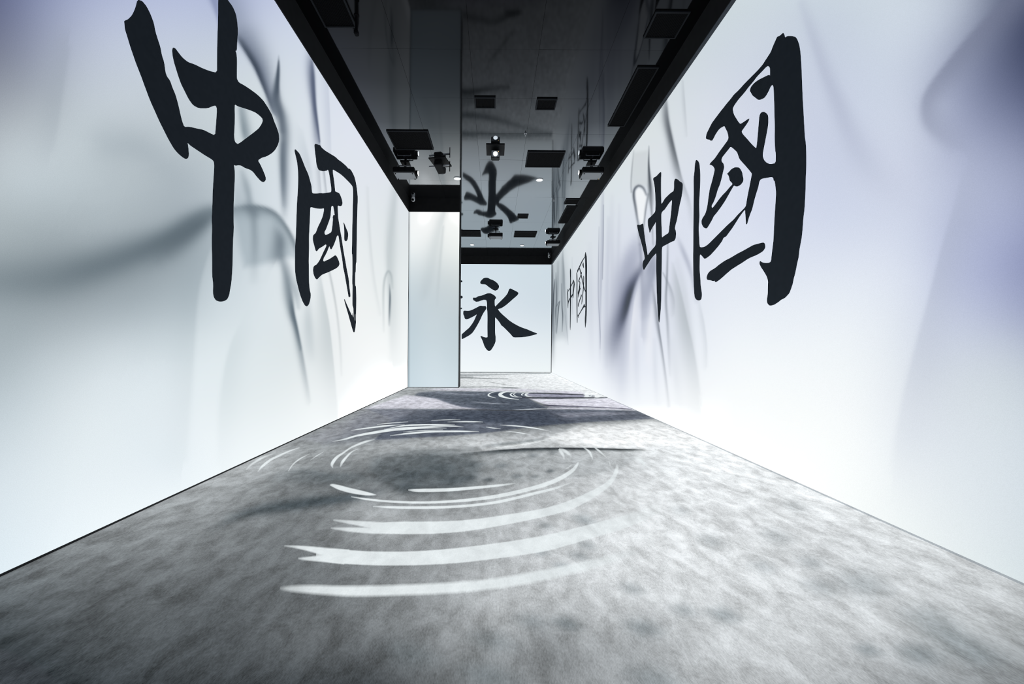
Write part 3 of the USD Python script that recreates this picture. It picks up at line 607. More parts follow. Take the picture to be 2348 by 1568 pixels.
    c.stroke([(1060, 1040, 8, 1.5, .2), (1120, 1034.5, 8, 1.3, .5), (1170, 1030.5, 7, 1.2, .75), (1220, 1028, 6.5, 1.2, .8), (1300, 1027, 5.5, 1.2, .8), (1380, 1028.5, 4.5, 1.2, .78), (1440, 1030, 3.5, 1.2, .7), (1478, 1031, 2, 1, .1)], (50, 56, 58))
    c.stroke([(1090, 1033, 1.5, 2, .1), (1150, 1025, 1.8, 3, .6), (1190, 1020, 2, 3, .7), (1230, 1013, 2, 3, .6), (1270, 1002, 2, 4, .3)], (236, 240, 241))
    c.stroke([(1110, 1023, 4, 3, .2), (1150, 1018, 5, 4, .42), (1190, 1014, 4, 4, .45), (1235, 1008, 3, 3, .35), (1255, 1005, 2, 2, .1)], (130, 137, 140))
    c.fill([(1262, 1004), (1330, 975), (1450, 968), (1500, 962), (1530, 975), (1600, 1000), (1600, 1020), (1400, 1022), (1300, 1020)], (246, 248, 248), .6, 9)
    c.stroke([(520, 1185, 12, 12, .1), (600, 1163, 12, 10, .4), (680, 1152, 14, 12, .5), (760, 1142, 14, 10, .5), (830, 1131, 12, 8, .35), (880, 1124, 10, 8, .1)], (78, 86, 90))
    c.fill([(860, 1050), (930, 1036), (1030, 1034), (1080, 1045), (1100, 1075), (1090, 1105), (1040, 1122), (940, 1128), (880, 1110), (845, 1080)], (86, 94, 98), .5, 16)
    c.stroke([(480, 1215, 10, 10, .05), (560, 1180, 10, 8, .35), (640, 1164, 12, 8, .5), (720, 1152, 12, 8, .5), (800, 1142, 10, 7, .45), (850, 1134, 9, 6, .2)], (66, 74, 78))
    c.stroke([(640, 1085, 9, 7, .1), (700, 1082, 10, 8, .35), (760, 1092, 10, 8, .35), (830, 1090, 10, 8, .25)], (96, 104, 108))
    c.stroke([(1040, 1022, 4, 4, .1), (1100, 1030, 4, 4, .3), (1000, 1034, 5, 4, .3), (900, 1036, 4, 4, .1)], (110, 116, 118))
    c.stroke([(620, 1095, 10, 8, .1), (700, 1098, 12, 10, .3), (780, 1100, 14, 12, .25), (860, 1100, 12, 10, .1)], (96, 104, 108))
    for x, y, w, s in ((940, 1090, 30, .4), (1005, 1075, 34, .35), (1040, 1100, 26, .35), (930, 1118, 26, .4), (985, 1050, 22, .25), (1090, 1065, 18, .25), (1075, 1095, 14, .35), (1120, 1100, 12, .4), (1185, 1092, 12, .3), (1225, 1093, 9, .25), (1262, 1080, 9, .4), (1150, 1068, 14, .3), (1222, 1044, 12, .3), (1268, 1038, 10, .25)):
        c.stroke([(x - w, y + 1, w * .3, w * .3, s * .5), (x, y, w * .45, w * .45, s), (x + w, y - 1, w * .3, w * .3, s * .5)], (72, 80, 84))
    for x, y, w, s in ((1340, 1192, 24, .35), (1250, 1205, 16, .25), (1240, 1265, 18, .3), (1345, 1250, 22, .25), (1330, 1275, 22, .25), (1290, 1300, 22, .3), (1300, 1430, 30, .4), (1220, 1425, 36, .25), (1475, 1440, 40, .35), (1130, 1470, 50, .25), (1450, 1350, 26, .25), (1660, 1410, 36, .35), (1570, 1400, 30, .25), (1980, 1340, 60, .25), (1880, 1345, 40, .2), (2130, 1420, 60, .25), (2240, 1500, 60, .35), (2110, 1500, 50, .35), (2180, 1460, 50, .3), (1990, 1490, 30, .35), (1820, 1160, 26, .15), (1780, 1230, 34, .18), (1860, 1290, 30, .2), (1630, 1240, 30, .18), (1560, 1170, 20, .15), (1750, 1300, 30, .2), (1500, 1560, 60, .3), (1120, 1550, 60, .3), (940, 1500, 60, .25)):
        c.stroke([(x - w, y - w * .25, w * .35, w * .35, s * .4), (x, y, w * .5, w * .5, s), (x + w, y + w * .25, w * .35, w * .35, s * .4)], (110, 120, 124))
    return c


fy_px = np.r_[np.linspace(1640, 1110, 110), np.linspace(1108, 1012, 62), np.linspace(1011, 858, 210)]
fy = EYE * F / (fy_px - CY)
fy = np.r_[np.linspace(Y0, fy[0] - .05, 10), fy, np.linspace(fy[-1] + .05, YE, 8)]
fx = np.linspace(XL, XR, 330)
P = np.stack(np.broadcast_arrays(fx[None, :], fy[:, None], 0.0), -1).astype(float)
v, f = grid(P)
floor = thing('floor', kind='structure', label='grey mottled carpet with ripples of light projected on it')
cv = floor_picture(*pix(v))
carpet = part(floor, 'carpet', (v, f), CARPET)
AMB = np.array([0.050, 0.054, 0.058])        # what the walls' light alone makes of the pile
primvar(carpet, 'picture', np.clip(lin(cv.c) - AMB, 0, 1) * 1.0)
part(floor, 'floor_slab', box(XL, XR, Y0, YE, -.06, -.004), BLACK)

# ---- the projected ripples: each stroke of light a piece of its own on the carpet
RIP = [
    # (feather, [(x, y, half width, strength)...])
    (1.2, [(756, 1112, 1, .4), (763, 1113, 3, .9), (777, 1117.5, 5, 1), (802, 1124.5, 5.4, 1), (835, 1131, 4.4, 1), (855, 1134, 2, .9), (863, 1134.6, .6, .3)]),
    (1.0, [(936, 1123.5, 1, .5), (955, 1124.5, 3.4, 1), (1000, 1124, 3.8, 1), (1040, 1122.5, 3.6, 1), (1100, 1117.5, 3, 1), (1150, 1112.3, 2.2, .9), (1182, 1108, 1.2, .3)]),
    (1.0, [(805, 1139, .8, .4), (840, 1144.6, 2, 1), (890, 1149.8, 2.3, 1), (940, 1152, 2.5, 1), (990, 1152, 2.6, 1), (1050, 1148.7, 3, 1), (1100, 1143.7, 3.6, 1), (1150, 1136, 4, 1), (1200, 1125, 4.2, 1), (1250, 1111, 4.5, 1), (1287, 1095.5, 4.5, .95), (1312, 1079, 4, .9), (1323, 1066, 2.6, .7), (1326, 1059, 1, .3)]),
    (1.0, [(855, 1161, .8, .4), (890, 1163, 2.3, 1), (930, 1164, 2.8, 1), (980, 1164, 3, 1), (1035, 1162.3, 2.9, 1), (1090, 1158, 2.8, 1), (1150, 1149.5, 3, 1), (1225, 1131.5, 3, 1), (1275, 1119, 2.5, .8), (1312, 1105, 1, .2)]),
    (2.0, [(764, 1192.5, 1, .3), (790, 1196, 3, .7), (820, 1200, 5, .9), (860, 1205, 8, 1), (900, 1208, 9, 1)]),
    (2.0, [(758, 1211, 1, .3), (785, 1213.5, 3.5, .75), (820, 1215.5, 5.5, .9), (860, 1217, 7, 1), (900, 1216, 8, 1)]),
    (1.4, [(850, 1209, 6, .6), (900, 1210.5, 13.4, 1), (975, 1210.5, 14, 1), (1030, 1208.5, 13.3, 1), (1075, 1204.7, 12.5, 1), (1130, 1197, 11.5, 1), (1180, 1188.5, 10.6, 1), (1225, 1180, 9.4, 1), (1270, 1170, 9.6, .95), (1310, 1157, 10, .9), (1350, 1138, 8.6, .85), (1385, 1117, 6.5, .7), (1405, 1097, 5, .75), (1414, 1078, 4, .7), (1415, 1064, 1.5, .2)]),
    (2.0, [(652, 1252, 1, .3), (680, 1254.5, 3, .8), (710, 1259, 5.5, 1), (750, 1266, 9, 1), (800, 1272, 11, 1)]),
    (2.0, [(684, 1281, 1.2, .35), (705, 1281.5, 4, .85), (735, 1281.5, 6.5, 1), (790, 1284, 10, 1)]),
    (1.4, [(725, 1272, 7, .6), (760, 1275, 15, 1), (850, 1280.5, 15.6, 1), (950, 1280.5, 15.8, 1), (1050, 1274, 17, 1), (1150, 1262, 17.4, 1), (1210, 1253, 17.6, 1), (1260, 1244, 17.6, .95), (1335, 1224, 16, .85), (1410, 1203, 15, .65), (1472, 1182, 13, .35), (1515, 1162, 10, .05)]),
    (4.0, [(642, 1350, 2, .15), (668, 1350.5, 6, .6), (712, 1352, 9, .85), (770, 1355, 10.5, .95), (825, 1356, 11.5, 1), (925, 1353.5, 11.5, 1), (1025, 1349, 11.5, 1), (1125, 1340, 11.5, 1), (1210, 1326.5, 12, .95), (1310, 1305.5, 10.5, .8), (1385, 1286.5, 9.5, .55), (1435, 1271, 8, .25), (1465, 1259, 6, 0)]),
    (1.0, [(763, 1073, 1, .3), (761.5, 1064, 3.2, .9), (771, 1050, 3, 1), (788, 1038, 1.8, .9), (804, 1027, 1.8, .8), (822, 1019, 2.3, .85), (840, 1012.5, 2.2, .8), (859, 1007.6, .8, .3)]),
    (1.0, [(780, 1071, 1, .3), (785, 1060, 2.8, .9), (795, 1047.5, 2.2, .95), (807, 1036, 1.5, .7), (822, 1029, .6, .2)]),
    (1.0, [(591, 1082, .8, .4), (602, 1069, 2.4, .9), (620, 1055, 2.5, .95), (640, 1045, 2.2, .9), (665, 1034, 1.5, .8), (687, 1026.5, .6, .3)]),
    (1.2, [(564, 1078, .8, .2), (577, 1065, 2, .6), (602, 1050, 2, .7), (632, 1038.5, .8, .2)]),
    (.8, [(661, 1081, .8, .3), (672, 1065, 1.3, .7), (690, 1051, 1.3, .7), (711, 1040.5, .6, .2)]),
    (.8, [(711, 1056, .6, .2), (727, 1045, 1, .6), (743, 1035.5, .5, .2)]),
    (1.4, [(1281, 1030, 1.5, .5), (1286, 1036, 3, .8), (1291.5, 1045, 2.5, .7), (1294, 1054, 1, .2)]),
    (1.4, [(1282, 1030, 1.5, .5), (1292, 1033, 3, .8), (1302, 1039, 3, .8), (1311, 1048, 1, .2)]),
    (.8, [(1336, 1025, .6, .3), (1350, 1035, 2.2, .9), (1356, 1045, 2, .9), (1359.5, 1054, .8, .3)]),
    (.8, [(1359, 1023, .7, .3), (1375, 1035.5, 2, .85), (1391, 1050, .7, .3)]),
    (3.0, [(1454, 1046, 2, .2), (1464, 1053, 4.5, .7), (1474, 1061, 5, .7), (1481, 1072, 2, .2)]),
    (1.2, [(1396, 1057, 1, .2), (1398.5, 1064, 1.3, .5), (1399, 1072, 1, .1)]),
    (1.2, [(1311, 1066, 1, .2), (1304, 1072, 1.3, .5), (1296, 1076, 1, .1)]),
    (.5, [(804, 987.6, .5, .4), (827, 984, 1.2, .9), (865, 979, 1.6, 1), (890, 976.3, 1.5, 1), (928, 973.6, .5, .4)]),
    (.5, [(864, 973.6, .4, .4), (895, 970.5, 1, .9), (936, 967.4, .4, .4)]),
    (.6, [(762, 1013, .6, .3), (790, 1007.5, 1.6, .8), (820, 999, 2.1, 1), (865, 991, 2.8, 1), (902, 985.5, 3, 1), (940, 982.3, 3, 1), (977, 980.8, 2, .9), (1024, 982, .5, .4)]),
    (.5, [(880, 984.5, .4, .4), (927, 976.4, 1.5, 1), (965, 974.6, 1.6, 1), (1002, 973.8, 1.2, 1), (1043, 973, .4, .4)]),
    (.5, [(950, 979.7, .8, .4), (1002, 977.2, 1.4, 1), (1040, 977.4, 1.2, 1), (1063, 979, .4, .4)]),
    (.6, [(894, 999.4, .5, .4), (940, 994, 1.8, 1), (990, 990.2, 2, 1), (1027, 989.4, 2, 1), (1065, 989.4, 1.5, 1), (1098, 990, .5, .4)]),
    (.4, [(924, 991, .4, .4), (970, 987.5, .8, .9), (1016, 985.6, .4, .4)]),
    (.4, [(989, 964.2, .4, .4), (1027, 963, .7, .9), (1056, 963, .4, .4)]),
    (.5, [(1026, 968, .4, .4), (1065, 967.2, 1.3, 1), (1090, 967.4, 1, 1), (1108, 968, .4, .4)]),
    (.5, [(1114, 979.4, .6, .5), (1132, 982, 1, .9), (1148, 983, .4, .4)]),
    (.5, [(1146, 975, .6, .5), (1187, 977.5, 1.2, 1), (1225, 982, 1.3, 1), (1264, 989.4, .4, .3)]),
    (.5, [(1159, 989, .4, .4), (1190, 992.5, 1.1, .9), (1218, 998, .4, .4)]),
    (.5, [(1254, 1000, .4, .4), (1280, 1004, .8, .8), (1303, 1009, .4, .3)]),
    (.4, [(1225, 917.4, .4, .4), (1249, 918.4, .8, 1), (1282, 919.6, .4, .4)]),
    (.4, [(1146, 896.8, .3, .5), (1128, 900.2, .7, .9), (1119.5, 906, 1.5, 1), (1126, 910, .9, .9), (1137, 912.6, .4, .4)]),
    (.5, [(1174, 896.8, .4, .5), (1157, 899.4, 1.2, 1), (1146, 905.2, 3.6, 1), (1158, 911.2, 1.7, 1), (1173, 914.4, 1, 1), (1190, 916.2, .4, .5)]),
    (.4, [(1186, 899.2, .3, .4), (1174, 902.4, .8, 1), (1170.5, 905.4, 1.6, 1), (1177, 909.4, 1, 1), (1189, 911.4, .4, .4)]),
    (.4, [(1184, 900.6, .3, .4), (1177.6, 904.6, .9, .9), (1185, 909.4, .6, .8), (1197, 911.8, .3, .4)]),
    (.4, [(1204, 900.4, .3, .4), (1196.5, 904.4, 1.3, 1), (1198, 907.6, .7, .5)]),
    (.4, [(1214, 900.6, .4, .5), (1206, 904.4, 1.8, 1), (1208, 908, 1.2, 1), (1221, 910.6, .4, .5)]),
    (.4, [(1338, 905, .4, .6), (1345, 907.4, 2.3, 1), (1340, 911, .5, .6)]),
    (.4, [(1353.5, 905.6, .4, .6), (1355.5, 908.4, 1, 1), (1345, 911.2, .4, .6)]),
    (.4, [(1362, 912.8, .3, .5), (1375, 910.6, .7, 1), (1381.5, 907.8, .4, .5)]),
    (.4, [(1290, 915, .3, .3), (1350, 914.6, .6, .8), (1385, 913.6, .3, .4)]),
]
for fe, pts in RIP:
    q = curve(pts, 10)
    d = np.gradient(q[:, :2], axis=0)
    d /= np.linalg.norm(d, axis=1, keepdims=True)
    nrm = np.c_[-d[:, 1], d[:, 0]]
    rows, fades = [], []
    w, s = q[:, 2:3], q[:, 3:4]
    for off, a in ((-(w + fe), 0), (-np.maximum(w - fe, w * .2), 1), (w * 0, 1), (np.maximum(w - fe, w * .2), 1), (w + fe, 0)):
        rows.append(q[:, :2] + nrm * off)
        fades.append(s[:, 0] * a)
    G = np.stack(rows)                        # 5 x n x 2
    W = to_z(G[..., 0], G[..., 1], 0.0)
    W[..., 2] = 0.0012 + 0.0001 * RIP.index((fe, pts))
    W[..., 0] = np.clip(W[..., 0], XL + .006, XR - .006)
    vv, ff = grid(W)
    nz = np.cross(vv[ff[:, 1]] - vv[ff[:, 0]], vv[ff[:, 2]] - vv[ff[:, 0]])[:, 2]
    if nz.sum() < 0:
        ff = ff[:, ::-1]
    m = part(floor, 'light_ripple', (vv, ff), RIPPLE)
    primvar(m, 'fade', np.concatenate(fades), color=False)

# ---- ceiling: gloss black panels with open joints
ceiling = thing('ceiling', kind='structure', label='gloss black panelled ceiling that mirrors the projected walls')
part(ceiling, 'plenum', box(XL - .1, XR + .1, Y0, YE + .1, ZC + .05, ZC + .12), BLACK)
jx = [XL + .002, -1.45, -.39, .62, 1.66, XR - .002]
jy = list(np.arange(5.81 - 7 * 1.145, YE, 1.145))
jy = [Y0] + [y for y in jy if y > Y0 + .2 and y < YE - .3] + [YE - .002]
rng = np.random.default_rng(4)
for a, b in zip(jx[:-1], jx[1:]):
    for c0, d0 in zip(jy[:-1], jy[1:]):
        m = box(a + .0015, b - .0015, c0 + .0015, d0 - .0015, ZC, ZC + .018)
        cxy = np.array([(a + b) / 2, (c0 + d0) / 2, ZC])
        T = trimesh.transformations.rotation_matrix(rng.normal(0, .0010), [1, 0, 0], cxy) @ trimesh.transformations.rotation_matrix(rng.normal(0, .0010), [0, 1, 0], cxy)
        m.apply_transform(T)
        part(ceiling, 'ceiling_panel', m, CEIL)

# ================================================================== calligraphy
S8 = 2348 / 294.0
TILES = {'LA': (200, 0, 4.0), 'LB': (200, 330, 4.0), 'LC': (600, 310, S8), 'LD': (600, 480, S8), 'LE': (600, 600, S8), 'RA': (1550, 50, 6.005), 'RB': (1550, 250, 6.005), 'RC': (1550, 470, 6.005),
         'RD': (1400, 380, S8), 'RE': (1400, 560, S8), 'RF': (1260, 560, 15.973), 'RG': (1260, 660, 15.973), 'EA': (1040, 620, 9.987), 'EZ': (900, 420, 3.2675), 'PX': (0, 0, 1.0)}


def trace(*runs):
    out = []
    for t, *pts in runs:
        ox, oy, s = TILES[t]
        out += [(ox + p[0] / s, oy + p[1] / s, *((p[2] / s,) if len(p) > 2 else ())) for p in pts]
    return out


def chaikin(p):
    p = np.array(p)
    q = np.roll(p, -1, 0)
    return np.stack([p * .8 + q * .2, p * .2 + q * .8], 1).reshape(-1, 2)


def outline(outer, *holes):
    return Polygon(chaikin(outer), [chaikin(h) for h in holes]).buffer(0)


def brush(pts):
    pts = curve(pts, 5) if len(pts) > 2 else np.array(pts)
    pieces = []
    for a, b in zip(pts[:-1], pts[1:]):
        pieces.append(MultiPoint(np.vstack([np.array(Point(a[:2]).buffer(max(a[2], .05), 8).exterior.coords), np.array(Point(b[:2]).buffer(max(b[2], .05), 8).exterior.coords)])).convex_hull)
    return unary_union(pieces)


def glyph(pieces, plane, label, group=None):
    """pieces: shapely shapes in the traced frame; each becomes a thin cut piece on its wall"""
    T = .004
    solids = []
    for shp in pieces:
        for g in getattr(shp, 'geoms', [shp]):
            if g.area < .5:
                continue

            def lay(a):
                a = np.asarray(a)
                w = {'l': to_x(a[:, 0], a[:, 1], XL), 'r': to_x(a[:, 0], a[:, 1], XR), 'e': to_y(a[:, 0], a[:, 1], YE)}[plane]
                return w[:, [0, 2]] if plane == 'e' else w[:, [1, 2]]
            pg = Polygon(lay(g.exterior.coords), [lay(h.coords) for h in g.interiors]).buffer(0)
            for pp in getattr(pg, 'geoms', [pg]):
                if pp.area < 1e-5:
                    continue
                m = trimesh.creation.extrude_polygon(pp, T, engine='earcut')
                v = np.array(m.vertices)
                if plane == 'l':
                    w = np.c_[XL + .0006 + v[:, 2], v[:, 0], v[:, 1]]
                elif plane == 'r':
                    w = np.c_[XR - .0006 - v[:, 2], v[:, 0], v[:, 1]]
                else:
                    w = np.c_[v[:, 0], YE - .0006 - v[:, 2], v[:, 1]]
                mm = trimesh.Trimesh(w, m.faces, process=False)
                if mm.volume < 0:
                    mm.invert()
                solids.append(mm)
    al = np.vstack([s.vertices for s in solids])
    lo, hi = al.min(0), al.max(0)
    root = thing('calligraphy_character', ((lo[0] + hi[0]) / 2, (lo[1] + hi[1]) / 2, lo[2]), label, 'character', group)
    for s in solids:
        part(root, 'brush_stroke', s, INK)
    return root


zhong_l = outline(trace(
    ('LA', (460, -4), (500, 10), (540, 60), (575, 130), (605, 210), (620, 290), (645, 370), (665, 430), (680, 510), (700, 570), (712, 660), (725, 700), (755, 740), (775, 800), (805, 870), (830, 960), (850, 1050), (865, 1110), (885, 1165),
     (930, 1162), (1000, 1178), (1060, 1190), (1110, 1215), (1172, 1245), (1180, 1150), (1190, 1000), (1178, 968), (1150, 972), (1100, 993), (1020, 992), (970, 965), (930, 910), (890, 830), (860, 770), (835, 700), (810, 620), (795, 570), (782, 510), (778, 460), (785, 435), (805, 445),
     (830, 480), (870, 530), (920, 570), (980, 590), (1050, 625), (1120, 652), (1190, 668), (1190, 560), (1192, 400), (1195, 300), (1200, 150), (1200, 0), (1205, -45), (1235, -62), (1262, -40), (1285, 0), (1330, 60), (1360, 130), (1372, 200), (1378, 290), (1372, 370), (1368, 465), (1355, 465), (1365, 490), (1370, 560), (1368, 660), (1368, 720), (1385, 755),
     (1440, 785), (1500, 825), (1560, 870), (1610, 920), (1650, 980), (1690, 1050), (1710, 1110), (1735, 1170), (1755, 1230), (1757, 1290), (1745, 1330), (1720, 1375), (1690, 1405), (1640, 1435), (1600, 1445), (1560, 1470)),
    ('LB', (1585, 190), (1612, 250), (1632, 300), (1635, 330), (1615, 352), (1590, 340), (1550, 295), (1520, 255), (1490, 235), (1450, 222), (1410, 198), (1380, 195), (1360, 200), (1340, 190), (1348, 240), (1350, 300), (1345, 400), (1338, 560), (1338, 700), (1340, 780), (1332, 900), (1330, 1050), (1326, 1160), (1318, 1270), (1305, 1340), (1298, 1385), (1280, 1425), (1250, 1442), (1215, 1447), (1180, 1435), (1160, 1405), (1152, 1360),
     (1155, 1290), (1145, 1200), (1145, 1050), (1142, 900), (1145, 760), (1142, 690), (1148, 560), (1150, 440), (1158, 320), (1165, 200), (1160, 160), (1140, 140), (1080, 105), (1020, 65), (960, 25)),
    ('LA', (940, 1330), (915, 1305), (922, 1350), (928, 1420), (920, 1450), (900, 1458), (870, 1440), (830, 1405), (800, 1370), (780, 1340), (740, 1270), (700, 1190), (660, 1110), (620, 1020), (575, 920), (530, 800), (490, 690), (450, 590), (415, 490), (385, 400), (365, 330), (345, 270), (340, 215), (338, 190), (370, 180), (410, 140), (440, 75))),
    trace(('LA', (1350, 955), (1380, 975), (1430, 990), (1490, 1010), (1540, 1030), (1580, 1060), (1605, 1085), (1610, 1110), (1595, 1145), (1570, 1180), (1520, 1220), (1460, 1265), (1400, 1310), (1375, 1322), (1350, 1300), (1342, 1250), (1347, 1160), (1350, 1060), (1347, 1000))))
glyph([zhong_l], 'l', 'dark brush character like a bent box on a tall upright, nearest on left wall')

guo_l = outline(trace(
    ('LC', (612, 255), (640, 285), (690, 340), (740, 460), (790, 590), (850, 720), (880, 830), (905, 920), (915, 1040), (930, 1065), (1000, 1068), (1080, 1058), (1120, 1065), (1190, 1052), (1265, 1045), (1275, 1020), (1272, 950), (1255, 830), (1235, 700), (1220, 640), (1200, 632), (1190, 648), (1120, 660), (1045, 640), (1020, 590), (1000, 520), (995, 440), (980, 340), (970, 240), (965, 180), (980, 155), (1010, 165), (1045, 180), (1065, 180), (1090, 225),
     (1160, 285), (1260, 345), (1350, 400), (1400, 450), (1460, 490), (1550, 570), (1580, 610), (1605, 612), (1640, 650), (1690, 750), (1715, 840), (1735, 950), (1748, 1060), (1755, 1150), (1750, 1300), (1745, 1450)),
    ('LD', (1745, 100), (1738, 400), (1735, 700), (1730, 970), (1720, 980), (1718, 1140), (1708, 1160), (1706, 1390), (1722, 1410)),
    ('LE', (1728, 640), (1727, 800), (1723, 950), (1722, 1100), (1715, 1190), (1700, 1280), (1688, 1295), (1675, 1280), (1650, 1200), (1620, 1090), (1590, 980), (1560, 880), (1530, 780), (1508, 690), (1515, 685), (1545, 760), (1590, 860), (1640, 970), (1655, 985), (1660, 930), (1662, 990), (1678, 1030), (1682, 960), (1678, 830), (1662, 810), (1662, 640), (1665, 450), (1658, 380), (1662, 200)),
    ('LD', (1662, 950), (1660, 830), (1650, 810), (1655, 600), (1657, 400), (1665, 150)),
    ('LC', (1668, 1300), (1675, 1100), (1672, 980), (1660, 930), (1610, 870), (1500, 760), (1440, 710), (1370, 665), (1295, 622), (1300, 700), (1320, 830), (1335, 960), (1340, 1030), (1380, 1045), (1415, 1060), (1440, 1110), (1465, 1180), (1475, 1240), (1465, 1285), (1440, 1300), (1385, 1285), (1390, 1380)),
    ('LD', (1395, 150), (1415, 270), (1435, 400), (1455, 500), (1475, 640), (1500, 800), (1525, 930), (1550, 1080), (1590, 1280)),
    ('LE', (1600, 450), (1615, 560), (1622, 640), (1610, 640), (1600, 655), (1590, 640), (1570, 520), (1545, 380), (1520, 230), (1490, 100)),
    ('LD', (1485, 1000), (1470, 880), (1445, 740), (1420, 580), (1405, 475), (1375, 480), (1350, 560), (1320, 640), (1290, 700), (1270, 735), (1252, 715), (1240, 670), (1225, 690), (1195, 770), (1160, 840), (1130, 890), (1118, 940), (1140, 958), (1170, 940), (1230, 915), (1300, 870), (1350, 835), (1380, 880), (1410, 950), (1420, 1000), (1405, 1040), (1360, 1080), (1280, 1120), (1190, 1160), (1100, 1195), (1050, 1240), (1010, 1285), (980, 1260), (950, 1190), (940, 1120), (945, 1060), (965, 1030), (1000, 1015), (1050, 950), (1090, 870), (1130, 780), (1180, 680),
     (1185, 650), (1165, 640), (1110, 680), (1040, 720), (1005, 770), (985, 750), (965, 670), (945, 600), (935, 540), (940, 480), (960, 455), (990, 430), (1030, 320), (1080, 220), (1120, 120), (1140, 20)),
    ('LC', (1140, 1335), (1080, 1348), (1000, 1340), (930, 1322), (885, 1315), (880, 1400)),
    ('LD', (880, 100), (870, 300), (860, 500), (862, 700), (855, 900), (858, 1150)),
    ('LE', (862, 400), (875, 520), (895, 600), (885, 690), (860, 780), (825, 820), (790, 800), (750, 730), (715, 640), (685, 540), (660, 440), (630, 320), (612, 180), (608, 60)),
    ('LD', (612, 700), (625, 500), (635, 200)),
    ('LC', (645, 1250), (660, 1050), (670, 800), (665, 650), (650, 500), (625, 390), (605, 310), (602, 270))),
    trace(('LC', (1270, 1298), (1308, 1290), (1325, 1380), (1338, 1470), (1315, 1455), (1300, 1500)), ('LD', (1305, 180), (1295, 300), (1280, 400), (1265, 425), (1210, 455), (1165, 472), (1145, 440), (1145, 410), (1170, 370), (1200, 290), (1230, 210), (1255, 130), (1262, 40))),
    trace(('LE', (1703, 955), (1716, 955), (1714, 1080), (1702, 1080))))
drop_l = outline(trace(('LD', (1495, 235), (1510, 260), (1540, 340), (1575, 420), (1580, 470), (1570, 550), (1545, 585), (1520, 575), (1510, 540), (1512, 420), (1508, 320))))
glyph([guo_l, drop_l], 'l', 'dark boxed brush character with a drop inside and pointed hook, on left wall')

